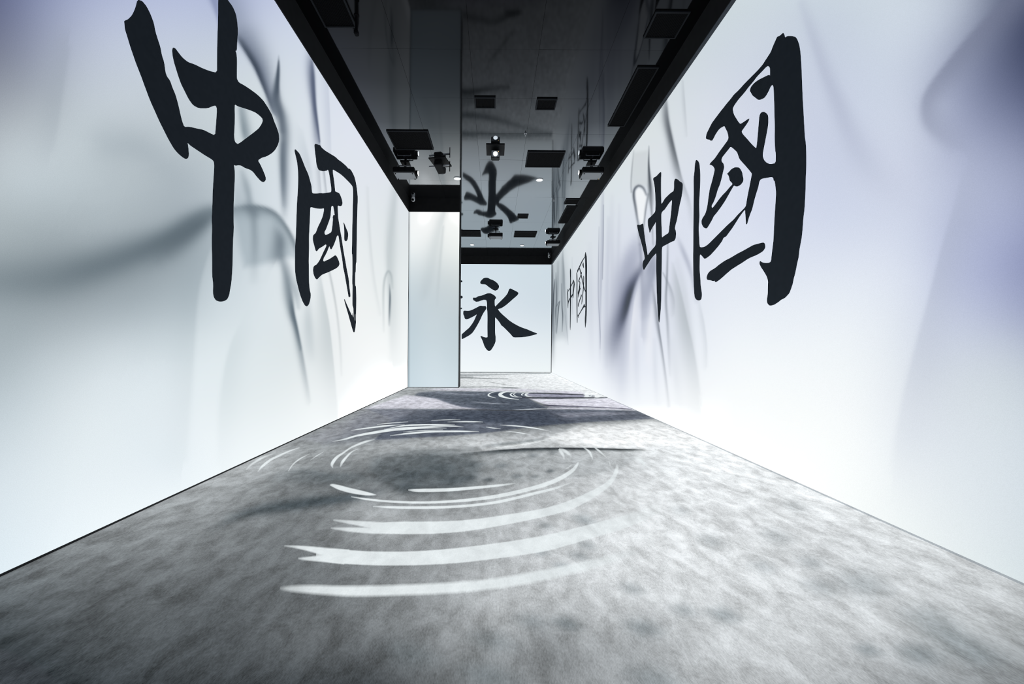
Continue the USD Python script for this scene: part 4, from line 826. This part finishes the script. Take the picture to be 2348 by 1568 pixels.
guo_r = outline(trace(
    ('RA', (1480, 150), (1495, 180), (1505, 220), (1540, 195), (1600, 195), (1650, 210), (1675, 250), (1700, 320), (1715, 420), (1725, 560), (1732, 700), (1738, 850), (1745, 1050), (1755, 1200), (1765, 1400)),
    ('RB', (1768, 250), (1775, 380), (1790, 480), (1795, 620), (1795, 800), (1788, 950), (1785, 1100), (1778, 1250)),
    ('RC', (1770, 60), (1755, 180), (1745, 320), (1735, 430), (1715, 540), (1700, 620), (1690, 720), (1670, 800), (1655, 880), (1640, 950), (1620, 1020), (1610, 1080), (1590, 1140), (1565, 1210), (1530, 1250), (1500, 1280), (1440, 1310), (1420, 1330), (1390, 1350), (1350, 1375), (1295, 1387), (1262, 1350), (1258, 1300), (1270, 1230), (1272, 1120), (1275, 1045), (1255, 980), (1220, 920), (1180, 860), (1155, 810), (1160, 770), (1190, 790), (1240, 800), (1290, 795), (1315, 775), (1325, 680), (1335, 600), (1350, 480), (1355, 350), (1362, 200)),
    ('RB', (1370, 1400), (1380, 1250), (1385, 1150), (1375, 1050), (1365, 990), (1352, 985), (1345, 945), (1320, 935), (1260, 945), (1200, 955), (1165, 970), (1148, 1000), (1135, 1070), (1110, 1150), (1080, 1250), (1050, 1380)),
    ('RC', (1020, 130), (1000, 190), (980, 265), (970, 265), (965, 180), (958, 75), (950, 65), (920, 100), (870, 170), (820, 250), (775, 320), (730, 380), (690, 435), (655, 450), (640, 490), (590, 560), (530, 630), (470, 695), (400, 745), (370, 710), (345, 680), (330, 685), (328, 750), (325, 880), (335, 1000), (340, 1100), (355, 1200), (358, 1240), (350, 1300), (320, 1315), (285, 1305), (262, 1270), (255, 1200), (248, 1080), (243, 900), (240, 700), (243, 600), (245, 300)),
    ('RB', (248, 1250), (250, 1150), (248, 950), (260, 850), (265, 760), (280, 695), (310, 720), (325, 760), (335, 880), (335, 1000), (328, 1150), (318, 1300), (322, 1420)),
    ('RC', (324, 150), (318, 250), (312, 330), (318, 420), (325, 570), (345, 585), (400, 575), (450, 540), (520, 470), (580, 410), (650, 340), (720, 270), (800, 200), (850, 140), (900, 90), (950, 40)),
    ('RB', (970, 1330), (985, 1230), (1005, 1130), (1025, 1030), (1045, 930), (1052, 890), (1030, 860), (980, 800), (935, 750), (880, 690), (850, 600), (830, 575), (790, 540), (755, 515), (720, 560), (680, 610), (640, 660), (628, 690), (630, 725), (655, 750), (665, 800), (650, 860), (630, 950), (605, 1040), (575, 1110), (550, 1200), (520, 1280), (490, 1330), (495, 1358), (510, 1360), (550, 1310), (600, 1240), (650, 1180), (700, 1130), (740, 1080), (785, 1035), (775, 1015), (745, 985), (735, 930), (720, 900), (705, 895), (730, 870), (770, 825), (820, 800), (870, 805), (890, 830), (912, 870), (920, 920), (930, 960), (925, 1000), (890, 1045), (840, 1070), (800, 1050), (770, 1100), (730, 1170), (680, 1260), (620, 1350), (560, 1430)),
    ('RC', (520, 155), (500, 200), (460, 270), (425, 325), (385, 310), (360, 265), (355, 220), (370, 180), (410, 120), (435, 30)),
    ('RB', (455, 1200), (470, 1100), (500, 1000), (520, 920), (540, 830), (520, 790), (490, 770), (465, 765), (480, 740), (540, 680), (600, 590), (660, 510), (725, 420), (728, 380), (715, 320), (690, 270), (670, 230), (600, 270), (550, 340), (520, 400), (500, 435), (480, 435), (465, 420), (440, 420), (415, 405), (425, 340), (460, 270), (500, 190), (560, 110), (620, 30)),
    ('RA', (650, 1195), (700, 1130), (760, 1060), (800, 1005), (870, 940), (950, 850), (1050, 750), (1130, 670), (1200, 590), (1250, 510), (1310, 420), (1340, 340), (1375, 260), (1400, 205), (1440, 190))),
    trace(('RA', (780, 1195), (795, 1270), (830, 1330), (865, 1385), (890, 1408), (930, 1385), (1015, 1325), (1000, 1370), (960, 1430), (905, 1505)),
          ('RB', (910, 325), (925, 350), (980, 410), (1040, 480), (1110, 548), (1122, 470), (1135, 330), (1145, 200), (1155, 90), (1175, 50), (1210, 35), (1250, 60), (1272, 95), (1272, 210), (1245, 360), (1220, 490), (1200, 590), (1195, 650), (1215, 705), (1250, 740), (1300, 760), (1380, 745), (1382, 620), (1372, 560), (1365, 400), (1368, 250), (1362, 60)),
          ('RA', (1360, 1150), (1355, 1000), (1350, 890), (1330, 865), (1305, 890), (1280, 950), (1240, 1020), (1215, 1050), (1145, 1080), (1100, 1045), (1060, 1015), (1035, 970), (1022, 950), (1035, 900), (1080, 845), (1140, 800), (1210, 765), (1285, 728), (1300, 748), (1303, 690), (1298, 625), (1270, 605), (1240, 625), (1180, 690), (1120, 750), (1060, 830), (1000, 900), (940, 980), (860, 1070), (810, 1140))))
guo_r2 = outline(trace(('RC', (1200, 515), (1222, 525), (1232, 570), (1225, 600), (1195, 640), (1120, 685), (1000, 735), (920, 790), (830, 845), (760, 890), (680, 960), (620, 1015), (550, 1065), (535, 1045), (530, 1035), (520, 1050), (480, 1035), (435, 1030), (425, 1000), (440, 950), (470, 910), (540, 870), (600, 820), (680, 765), (760, 725), (850, 670), (920, 635), (1000, 590), (1070, 550), (1130, 535))))
glyph([guo_r, guo_r2], 'r', 'largest dark brush character on the right wall, with a massive right upright')

zhong_r = outline(trace(
    ('RD', (930, 105), (925, 250), (925, 500), (930, 710), (960, 670), (1000, 600), (1060, 540), (1110, 495), (1160, 465), (1168, 400), (1168, 300), (1180, 245), (1200, 235), (1240, 255), (1265, 285), (1310, 310), (1325, 340), (1320, 440), (1300, 580), (1265, 720), (1240, 860), (1215, 1000), (1190, 1080), (1178, 1150), (1195, 1190), (1200, 1240), (1195, 1320), (1170, 1375), (1120, 1390), (1040, 1435), (970, 1470), (945, 1490)),
    ('RE', (940, 120), (940, 250), (935, 450), (932, 700), (930, 900), (925, 1100), (915, 1250), (900, 1400), (890, 1440), (880, 1370), (870, 1250), (858, 1050), (850, 850), (845, 600), (842, 400), (845, 180), (835, 165), (790, 210), (740, 270), (690, 350), (650, 410), (612, 475), (600, 440), (590, 380), (600, 310), (632, 265), (620, 180)),
    ('RD', (590, 1490), (560, 1380), (520, 1240), (500, 1150), (490, 1100), (495, 1075), (540, 1085), (600, 1055), (608, 1150), (620, 1250), (640, 1400), (665, 1530)),
    ('RE', (680, 210), (720, 150), (770, 90)),
    ('RD', (830, 1460), (838, 1350), (835, 1200), (832, 1010), (815, 1060), (780, 1110), (740, 1180), (720, 1235), (710, 1170), (690, 1100), (685, 1000), (700, 965), (750, 925), (790, 880), (825, 840), (830, 700), (825, 550), (815, 400), (800, 310), (785, 250), (790, 220), (840, 195), (890, 140))),
    trace(('RD', (1133, 620), (1125, 720), (1115, 850), (1100, 970), (1085, 1090), (1070, 1230), (1020, 1260), (970, 1295), (942, 1320), (938, 1200), (930, 1000), (930, 870), (960, 825), (985, 810), (1020, 760), (1060, 700), (1100, 650))))
glyph([zhong_r], 'r', 'dark brush character with needle-pointed upright, beside the largest on right wall')

zf = [brush(trace(*r)) for r in (
    [('RF', (765, 890, 6), (770, 1000, 18), (772, 1300, 14)), ('RG', (770, 0, 15), (770, 300, 15), (768, 700, 14), (765, 1100, 13), (760, 1400, 9), (758, 1540, 3))],
    [('RF', (785, 1540, 12), (850, 1410, 12), (885, 1310, 6))],
    [('RF', (885, 1300, 5), (900, 1400, 17), (905, 1480, 20)), ('RG', (890, 0, 18), (880, 100, 17), (865, 250, 16), (862, 370, 6))],
    [('RG', (860, 230, 16), (800, 320, 20), (730, 430, 15), (690, 530, 13), (690, 575, 6))],
    [('RG', (655, 50, 8), (660, 200, 13), (672, 380, 12), (680, 560, 11), (678, 740, 4))],
    [('RG', (770, 5, 10), (720, 60, 13), (690, 130, 6))])]
glyph([unary_union(zf)], 'r', 'small thin brush character with a long upright, farthest on the right wall')
gf = [brush(trace(*r)) for r in (
    [('RF', (1325, 290, 4), (1325, 400, 26), (1335, 500, 32), (1345, 800, 30), (1345, 1200, 28)), ('RG', (1345, 0, 26), (1345, 600, 26), (1340, 900, 26), (1330, 1050, 27), (1325, 1200, 25), (1318, 1350, 14), (1315, 1450, 5))],
    [('RF', (1300, 455, 9), (1200, 620, 14), (1100, 830, 16), (1040, 960, 18), (1030, 1030, 6))],
    [('RF', (995, 1030, 6), (1005, 1150, 15), (1010, 1400, 14)), ('RG', (1008, 0, 14), (1008, 400, 14), (1012, 900, 13), (1018, 1200, 10), (1018, 1280, 4))],
    [('RF', (1105, 880, 13), (1140, 1020, 14), (1190, 1250, 13), (1240, 1480, 14)), ('RG', (1275, 20, 14), (1300, 80, 13), (1330, 160, 8))],
    [('RF', (1175, 1010, 5), (1170, 1080, 10), (1110, 1240, 12), (1080, 1330, 15), (1075, 1390, 6))],
    [('RF', (1080, 1340, 9), (1115, 1400, 12), (1108, 1500, 12)), ('RG', (1100, 50, 22), (1060, 160, 17), (1060, 250, 12), (1048, 350, 4))],
    [('RG', (1135, 15, 8), (1095, 130, 13), (1050, 340, 4))],
    [('RF', (1250, 1155, 8), (1258, 1250, 13), (1252, 1450, 12)), ('RG', (1240, 50, 12), (1210, 330, 11), (1190, 500, 10), (1178, 600, 4))],
    [('RF', (1238, 670, 5), (1235, 760, 21), (1258, 870, 5))],
    [('RG', (1165, 240, 6), (1165, 300, 15), (1110, 450, 12), (1060, 620, 13), (1060, 700, 4))],
    [('RG', (1272, 590, 6), (1270, 660, 26), (1220, 740, 18), (1150, 860, 13), (1080, 980, 13), (1050, 1030, 13), (1062, 1100, 4))],
    [('RG', (1018, 985, 6), (1060, 1000, 14))],
    [('RG', (1325, 690, 20), (1250, 690, 22))])]
glyph([unary_union(gf)], 'r', 'small boxed brush character at the far end of the right wall')

yong = outline(trace(
    ('EA', (440, 620), (515, 625), (560, 590), (650, 575), (720, 545), (780, 522), (850, 522), (920, 560), (965, 600), (975, 635), (945, 665), (940, 720), (945, 800), (957, 828), (990, 790), (1050, 730), (1100, 680), (1180, 600), (1235, 530), (1265, 450), (1280, 420), (1305, 410), (1360, 440), (1420, 470), (1475, 500), (1485, 520), (1470, 560), (1400, 620), (1320, 690), (1230, 770), (1150, 830), (1080, 870), (1010, 885), (1060, 950), (1120, 1010), (1190, 1070), (1280, 1150), (1380, 1215),
     (1500, 1280), (1600, 1320), (1690, 1350), (1780, 1390), (1870, 1425), (1925, 1448), (1850, 1475), (1750, 1500), (1650, 1520), (1550, 1530), (1380, 1535), (1340, 1500), (1290, 1440), (1220, 1370), (1140, 1290), (1090, 1255), (1070, 1210), (1000, 1120), (950, 1065), (952, 1200), (950, 1400), (960, 1510)),
    ('EZ', (773, 1150), (772, 1190), (755, 1225), (735, 1255), (712, 1255), (690, 1225), (675, 1180), (655, 1140), (690, 1155), (712, 1155)),
    ('EA', (780, 1500), (775, 1300), (780, 1100), (775, 960), (767, 880), (767, 760), (755, 680), (700, 670), (640, 685), (580, 710), (515, 720), (490, 700), (450, 680))))
yong_dot = outline(trace(('EA', (610, 260), (640, 220), (690, 175), (740, 165), (790, 170), (830, 195), (900, 220), (960, 255), (1010, 300), (1040, 350), (1040, 390), (1010, 440), (965, 462), (920, 455), (860, 415), (800, 375), (750, 330), (720, 318), (640, 315), (612, 295))))
yong_left = outline(trace(('EA', (225, 925), (260, 920), (310, 925), (370, 922), (440, 895), (530, 850), (610, 805), (680, 815), (730, 812), (750, 840), (750, 880), (720, 920), (680, 980), (640, 1060), (600, 1150), (540, 1260), (480, 1360), (430, 1430), (370, 1480), (280, 1530), (210, 1567), (185, 1575), (185, 1465), (200, 1450), (290, 1370), (360, 1310), (420, 1230), (470, 1150), (500, 1080), (535, 1000), (480, 1040), (420, 1070), (350, 1105), (290, 1120), (255, 1100), (245, 1050), (220, 1000))))
glyph([yong, yong_dot, yong_left], 'e', 'dark brush character with a dot over branching strokes, on the far end wall')
hid = [brush([(x0, y0, 2), ((x0 + 1059) / 2, (y0 + y1) / 2, 4), (1058, y1, w)]) for x0, y0, y1, w in ((985, 652, 645, 2.2), (975, 690, 681, 3), (990, 714, 707, 1.6))] + [brush([(1028, 632, 4), (1030, 700, 7), (1028, 790, 6)]), brush([(1008, 668, 3), (1006, 730, 5), (985, 770, 2)])]
glyph([unary_union(hid)], 'e', 'sliver of a dark brush character peeping out behind the partition edge')

# ================================================================== ceiling fittings


def vent(q, label, group='ventilation grilles in the ceiling', slats=True):
    """a ceiling grille whose corners are seen at q (near left, near right, far right, far left)"""
    c = np.array([to_z(x, y, ZC) for x, y in q])
    x0, x1 = (c[0, 0] + c[3, 0]) / 2, (c[1, 0] + c[2, 0]) / 2
    y0, y1 = (c[0, 1] + c[1, 1]) / 2, (c[2, 1] + c[3, 1]) / 2
    x0, x1 = max(x0, XL + .03), min(x1, XR - .06)
    root = thing('air_vent', ((x0 + x1) / 2, (y0 + y1) / 2, ZC), label, 'air vent', group)
    fw, d = .022, .022
    fr = cat(box(x0, x1, y0, y0 + fw, ZC - d, ZC - .003), box(x0, x1, y1 - fw, y1, ZC - d, ZC - .003), box(x0, x0 + fw, y0 + fw, y1 - fw, ZC - d, ZC - .003), box(x1 - fw, x1, y0 + fw, y1 - fw, ZC - d, ZC - .003))
    part(root, 'frame', fr, GFRAME)
    part(root, 'backing', box(x0 + fw, x1 - fw, y0 + fw, y1 - fw, ZC - .008, ZC - .003), RUBBER)
    n = max(4, int((x1 - x0) / .024))
    sl = []
    for k in range(n):
        xc = x0 + fw + (k + .5) * (x1 - x0 - 2 * fw) / n
        b = box(xc - .006, xc + .006, y0 + fw, y1 - fw, -.0015, .0015)
        b.apply_transform(trimesh.transformations.rotation_matrix(.6, [0, 1, 0], [xc, 0, 0]))
        b.apply_translation([0, 0, ZC - .0145])
        sl.append(b)
    part(root, 'slats', cat(*sl), GRILLE, kind='stuff')
    return root


vent([(885, 298), (980, 299), (996, 342), (907, 341)], 'large black ventilation grille in the ceiling above the projector on the left')
vent([(1210, 346), (1297, 347), (1284, 382), (1204, 382)], 'large black ventilation grille in the ceiling right of the projector that faces the room')
vent([(1087, 221), (1136, 221), (1137, 246), (1090, 246)], 'small black ventilation grille, left of the nearer pair in the middle of the ceiling')
vent([(1230, 224), (1278, 226), (1272, 251), (1229, 249)], 'small black ventilation grille, right of the nearer pair in the middle of the ceiling')
vent([(1462, 152), (1512, 152), (1431, 289), (1394, 287)], 'long narrow black ventilation grille along the right edge of the ceiling')
vent([(1503, 24), (1580, 24), (1552, 86), (1475, 86)], 'black ventilation panel at the right edge of the ceiling, nearest the camera')
vent([(1187, 491), (1212, 491), (1210, 499.5), (1186, 499.5)], 'tiny black ventilation grille in the ceiling over the far end')
vent([(1180, 530), (1231, 531), (1228, 543), (1178, 543)], 'wide black ventilation grille in the ceiling right of the farthest middle projector')
vent([(1055, 528), (1102, 528), (1103, 541.6), (1055, 541.6)], 'wide black ventilation grille in the ceiling left of the farthest middle projector')
vent([(1299, 472), (1324, 472), (1302, 511), (1280, 511)], 'narrow black ventilation grille in the far ceiling beside the right edge band')
vent([(1299, 455), (1332, 456), (1323, 467), (1292, 467)], 'dark grey ventilation panel in the far ceiling, just nearer than the narrow one')
vent([(700, -30), (783, -30), (815, 61), (743, 60)], 'large black ventilation panel in the ceiling at the left edge, nearest the camera')


def make_projector(loc, rz, label, lens=HOT):
    r = thing('projector', loc, label, 'projector', 'video projectors hung under the ceiling', rz=rz)
    z = -.235
    part(r, 'body', bevel_box(.50, .40, .13, .018, (0, 0, z)), METAL, local=True)
    bpl = part(r, 'base_plate', bevel_box(.47, .37, .012, .004, (0, 0, z - .0705)), PALE, local=True)
    lbl = part(r, 'lens_barrel', cat(cyl(.062, .05, (.272, .02, z), 'x', 28), cyl(.07, .014, (.262, .02, z), 'x', 28)), METAL, local=True)
    part(r, 'lens', cyl(.052, .006, (.2985, .02, z), 'x', 28), lens, local=True, label='glowing white lens' if lens is HOT else 'dark lens', parent=lbl)
    part(r, 'mount_pole', cyl(.024, .10, (0, 0, -.058), 'z', 16), METAL, local=True)
    part(r, 'ceiling_plate', bevel_box(.20, .20, .012, .003, (0, 0, -.0075)), METAL, local=True)
    for s in (-1, 1):
        part(r, 'mount_arm', cat(box(-.16, .16, s * .12 - .012, s * .12 + .012, -.125, -.113), box(-.16, -.148, s * .12 - .012, s * .12 + .012, -.17, -.125), box(.148, .16, s * .12 - .012, s * .12 + .012, -.17, -.125)), STEEL, local=True)
    part(r, 'cross_bar', box(-.02, .02, -.13, .13, -.113, -.104), STEEL, local=True)
    part(r, 'cooling_grille', cat(*[box(-.2 + k * .028, -.19 + k * .028, -.202, -.199, z - .045, z + .045) for k in range(10)]), RUBBER, local=True, kind='stuff')
    part(r, 'indicator_lamp', box(-.215, -.195, -.15, -.135, z - .078, z - .0765), LED, local=True, parent=bpl)
    for sx in (-1, 1):
        for sy in (-1, 1):
            part(r, 'rubber_foot', cyl(.014, .012, (sx * .2, sy * .15, z - .081), 'z', 12), RUBBER, local=True, parent=bpl)
    return r


def at_ceiling(px, py):
    return to_z(px, py, ZC)


p1 = at_ceiling(927, 368.5)
proj = make_projector(p1 + np.array([0, .12, 0]), 0, 'black video projector under the ceiling on the left, throwing its light to the right')
for px, py, rz, lb in ((1356, 374, 180, 'black video projector under the ceiling by the right band, throwing its light to the left'),
                       (1268, 543.5, 180, 'small far black video projector in the right corner before the end wall')):
    q = at_ceiling(px, py)
    q[0] = min(q[0], XR - .36)
    dup(proj, q, rz, lb)
make_projector(at_ceiling(1137, 526), 180, 'black video projector in the middle of the far ceiling, its dark lens to the left', LENSG)


def make_small(name, loc, rz, label, bar):
    r = thing(name, loc, label, 'projector', rz=rz)
    T = trimesh.transformations.translation_matrix([0, 0, .085]) @ trimesh.transformations.rotation_matrix(math.radians(14), [1, 0, 0], [0, 0, -.2])
    b = bevel_box(.19, .34, .15, .02, (0, .0, -.205))
    part(r, 'ceiling_plate', bevel_box(.40, .50, .014, .004, (0, -.02, -.0085)), METAL, local=True)
    part(r, 'mount_pole', cyl(.022, .05, (0, 0, -.04), 'z', 16), METAL, local=True)
    b.apply_transform(T)
    part(r, 'body', b, METAL, local=True)
    lb = cyl(.06, .03, (0, -.18, -.21), 'y', 28)
    lb.apply_transform(T)
    lbl = part(r, 'lens_barrel', lb, PALE, local=True)
    ln = cyl(.046, .006, (0, -.1985, -.21), 'y', 28)
    ln.apply_transform(T)
    part(r, 'lens', ln, HOT, local=True, label='glowing white lens', parent=lbl)
    fp = bevel_box(.17, .006, .12, .002, (0, -.1715, -.2))
    fp.apply_transform(T)
    fpl = part(r, 'front_panel', fp, PALE, local=True)
    led = box(.06, .072, -.178, -.174, -.165, -.153)
    led.apply_transform(T)
    part(r, 'indicator_lamp', led, LED, local=True, parent=fpl)
    if bar:
        part(r, 'side_bar', box(-.26, -.097, .06, .09, -.145, -.115), STEEL, local=True)
        part(r, 'side_bar', box(.097, .24, .06, .09, -.145, -.115), STEEL, local=True)
        part(r, 'drop_post', box(-.272, -.258, .068, .082, -.28, -.04), METAL, local=True)
    return r


make_small('spot_projector', at_ceiling(1136, 344), 0, 'small black projector on a square ceiling plate, its lens facing the room', False)
make_small('spot_projector', at_ceiling(1009, 371), 168, 'small black projector with a steel side bar, seen from behind near the partition', True)

# downlights
d0 = at_ceiling(1048.5, 408.8)


def make_downlight(loc, label):
    r = thing('downlight', loc, label, 'ceiling light', 'round downlights in the ceiling')
    ring = trimesh.creation.annulus(.082, .094, .012, sections=40)
    ring.apply_translation([0, 0, -.0075])
    part(r, 'trim_ring', ring, WHITE, local=True)
    part(r, 'diffuser', cyl(.081, .006, (0, 0, -.006), 'z', 40), LAMP, local=True, label='glowing white disc')
    return r


dl = make_downlight(d0, 'round white downlight near the top of the partition')
for px, py, lb in ((1237, 412, 'round white downlight right of the mirrored character, nearer pair'), (1082.5, 560.8, 'left of the two far downlights before the end wall'), (1197, 562.6, 'right of the two far downlights before the end wall')):
    dup(dl, at_ceiling(px, py), 0, lb)


# cameras hung under the ceiling
def make_cctv(loc, label, rz=0):
    r = thing('security_camera', loc, label, 'security camera', 'security cameras under the ceiling', rz=rz)
    part(r, 'base', cyl(.05, .03, (0, 0, -.017), 'z', 28), WHITE, local=True, smooth=40)
    part(r, 'housing', cat(cyl(.055, .045, (0, 0, -.054), 'z', 28)), WHITE, local=True, smooth=40)
    s = trimesh.creation.icosphere(3, .054)
    s.apply_translation([0, 0, -.078])
    part(r, 'ball', s, WHITE, local=True, smooth=True)
    l = cyl(.032, .03, (0, -.045, -.09), 'y', 24)
    part(r, 'lens', l, LENSG, local=True, smooth=40, label='black camera lens')
    return r


cc = make_cctv(at_ceiling(947.5, 452), 'white ball security camera under the ceiling before the partition')
q = at_ceiling(1260, 583.5)
dup(cc, np.array([min(q[0], XR - .13), YE - .2, ZC]), 0, 'white ball security camera in the far right corner above the end wall')

# a short drop rod with its sensor, top left
q = at_ceiling(817.5, 36)
r = thing('hanging_sensor', q, 'thin black drop rod with a small sensor, beside the nearest left ceiling panel', 'sensor')
part(r, 'rod', cyl(.018, .2, (0, 0, -.102), 'z', 14), RUBBER, local=True)
part(r, 'sensor_head', bevel_box(.055, .07, .06, .012, (0, 0, -.225)), RUBBER, local=True)
part(r, 'ceiling_rose', cyl(.035, .008, (0, 0, -.0055), 'z', 20), RUBBER, local=True)

# sprinklers
for k, (px, py, lb) in enumerate(((1205, 306, 'small ceiling sprinkler beside the right-hand mirrored smoke'), (1270, 458, 'small ceiling sprinkler near the far narrow vent'))):
    s = thing('sprinkler', at_ceiling(px, py), lb, 'sprinkler')
    part(s, 'escutcheon', cyl(.03, .006, (0, 0, -.0045), 'z', 20), STEEL, local=True)
    part(s, 'stem', cyl(.007, .04, (0, 0, -.026), 'z', 12), STEEL, local=True)
    part(s, 'deflector', cyl(.016, .002, (0, 0, -.047), 'z', 16), STEEL, local=True)
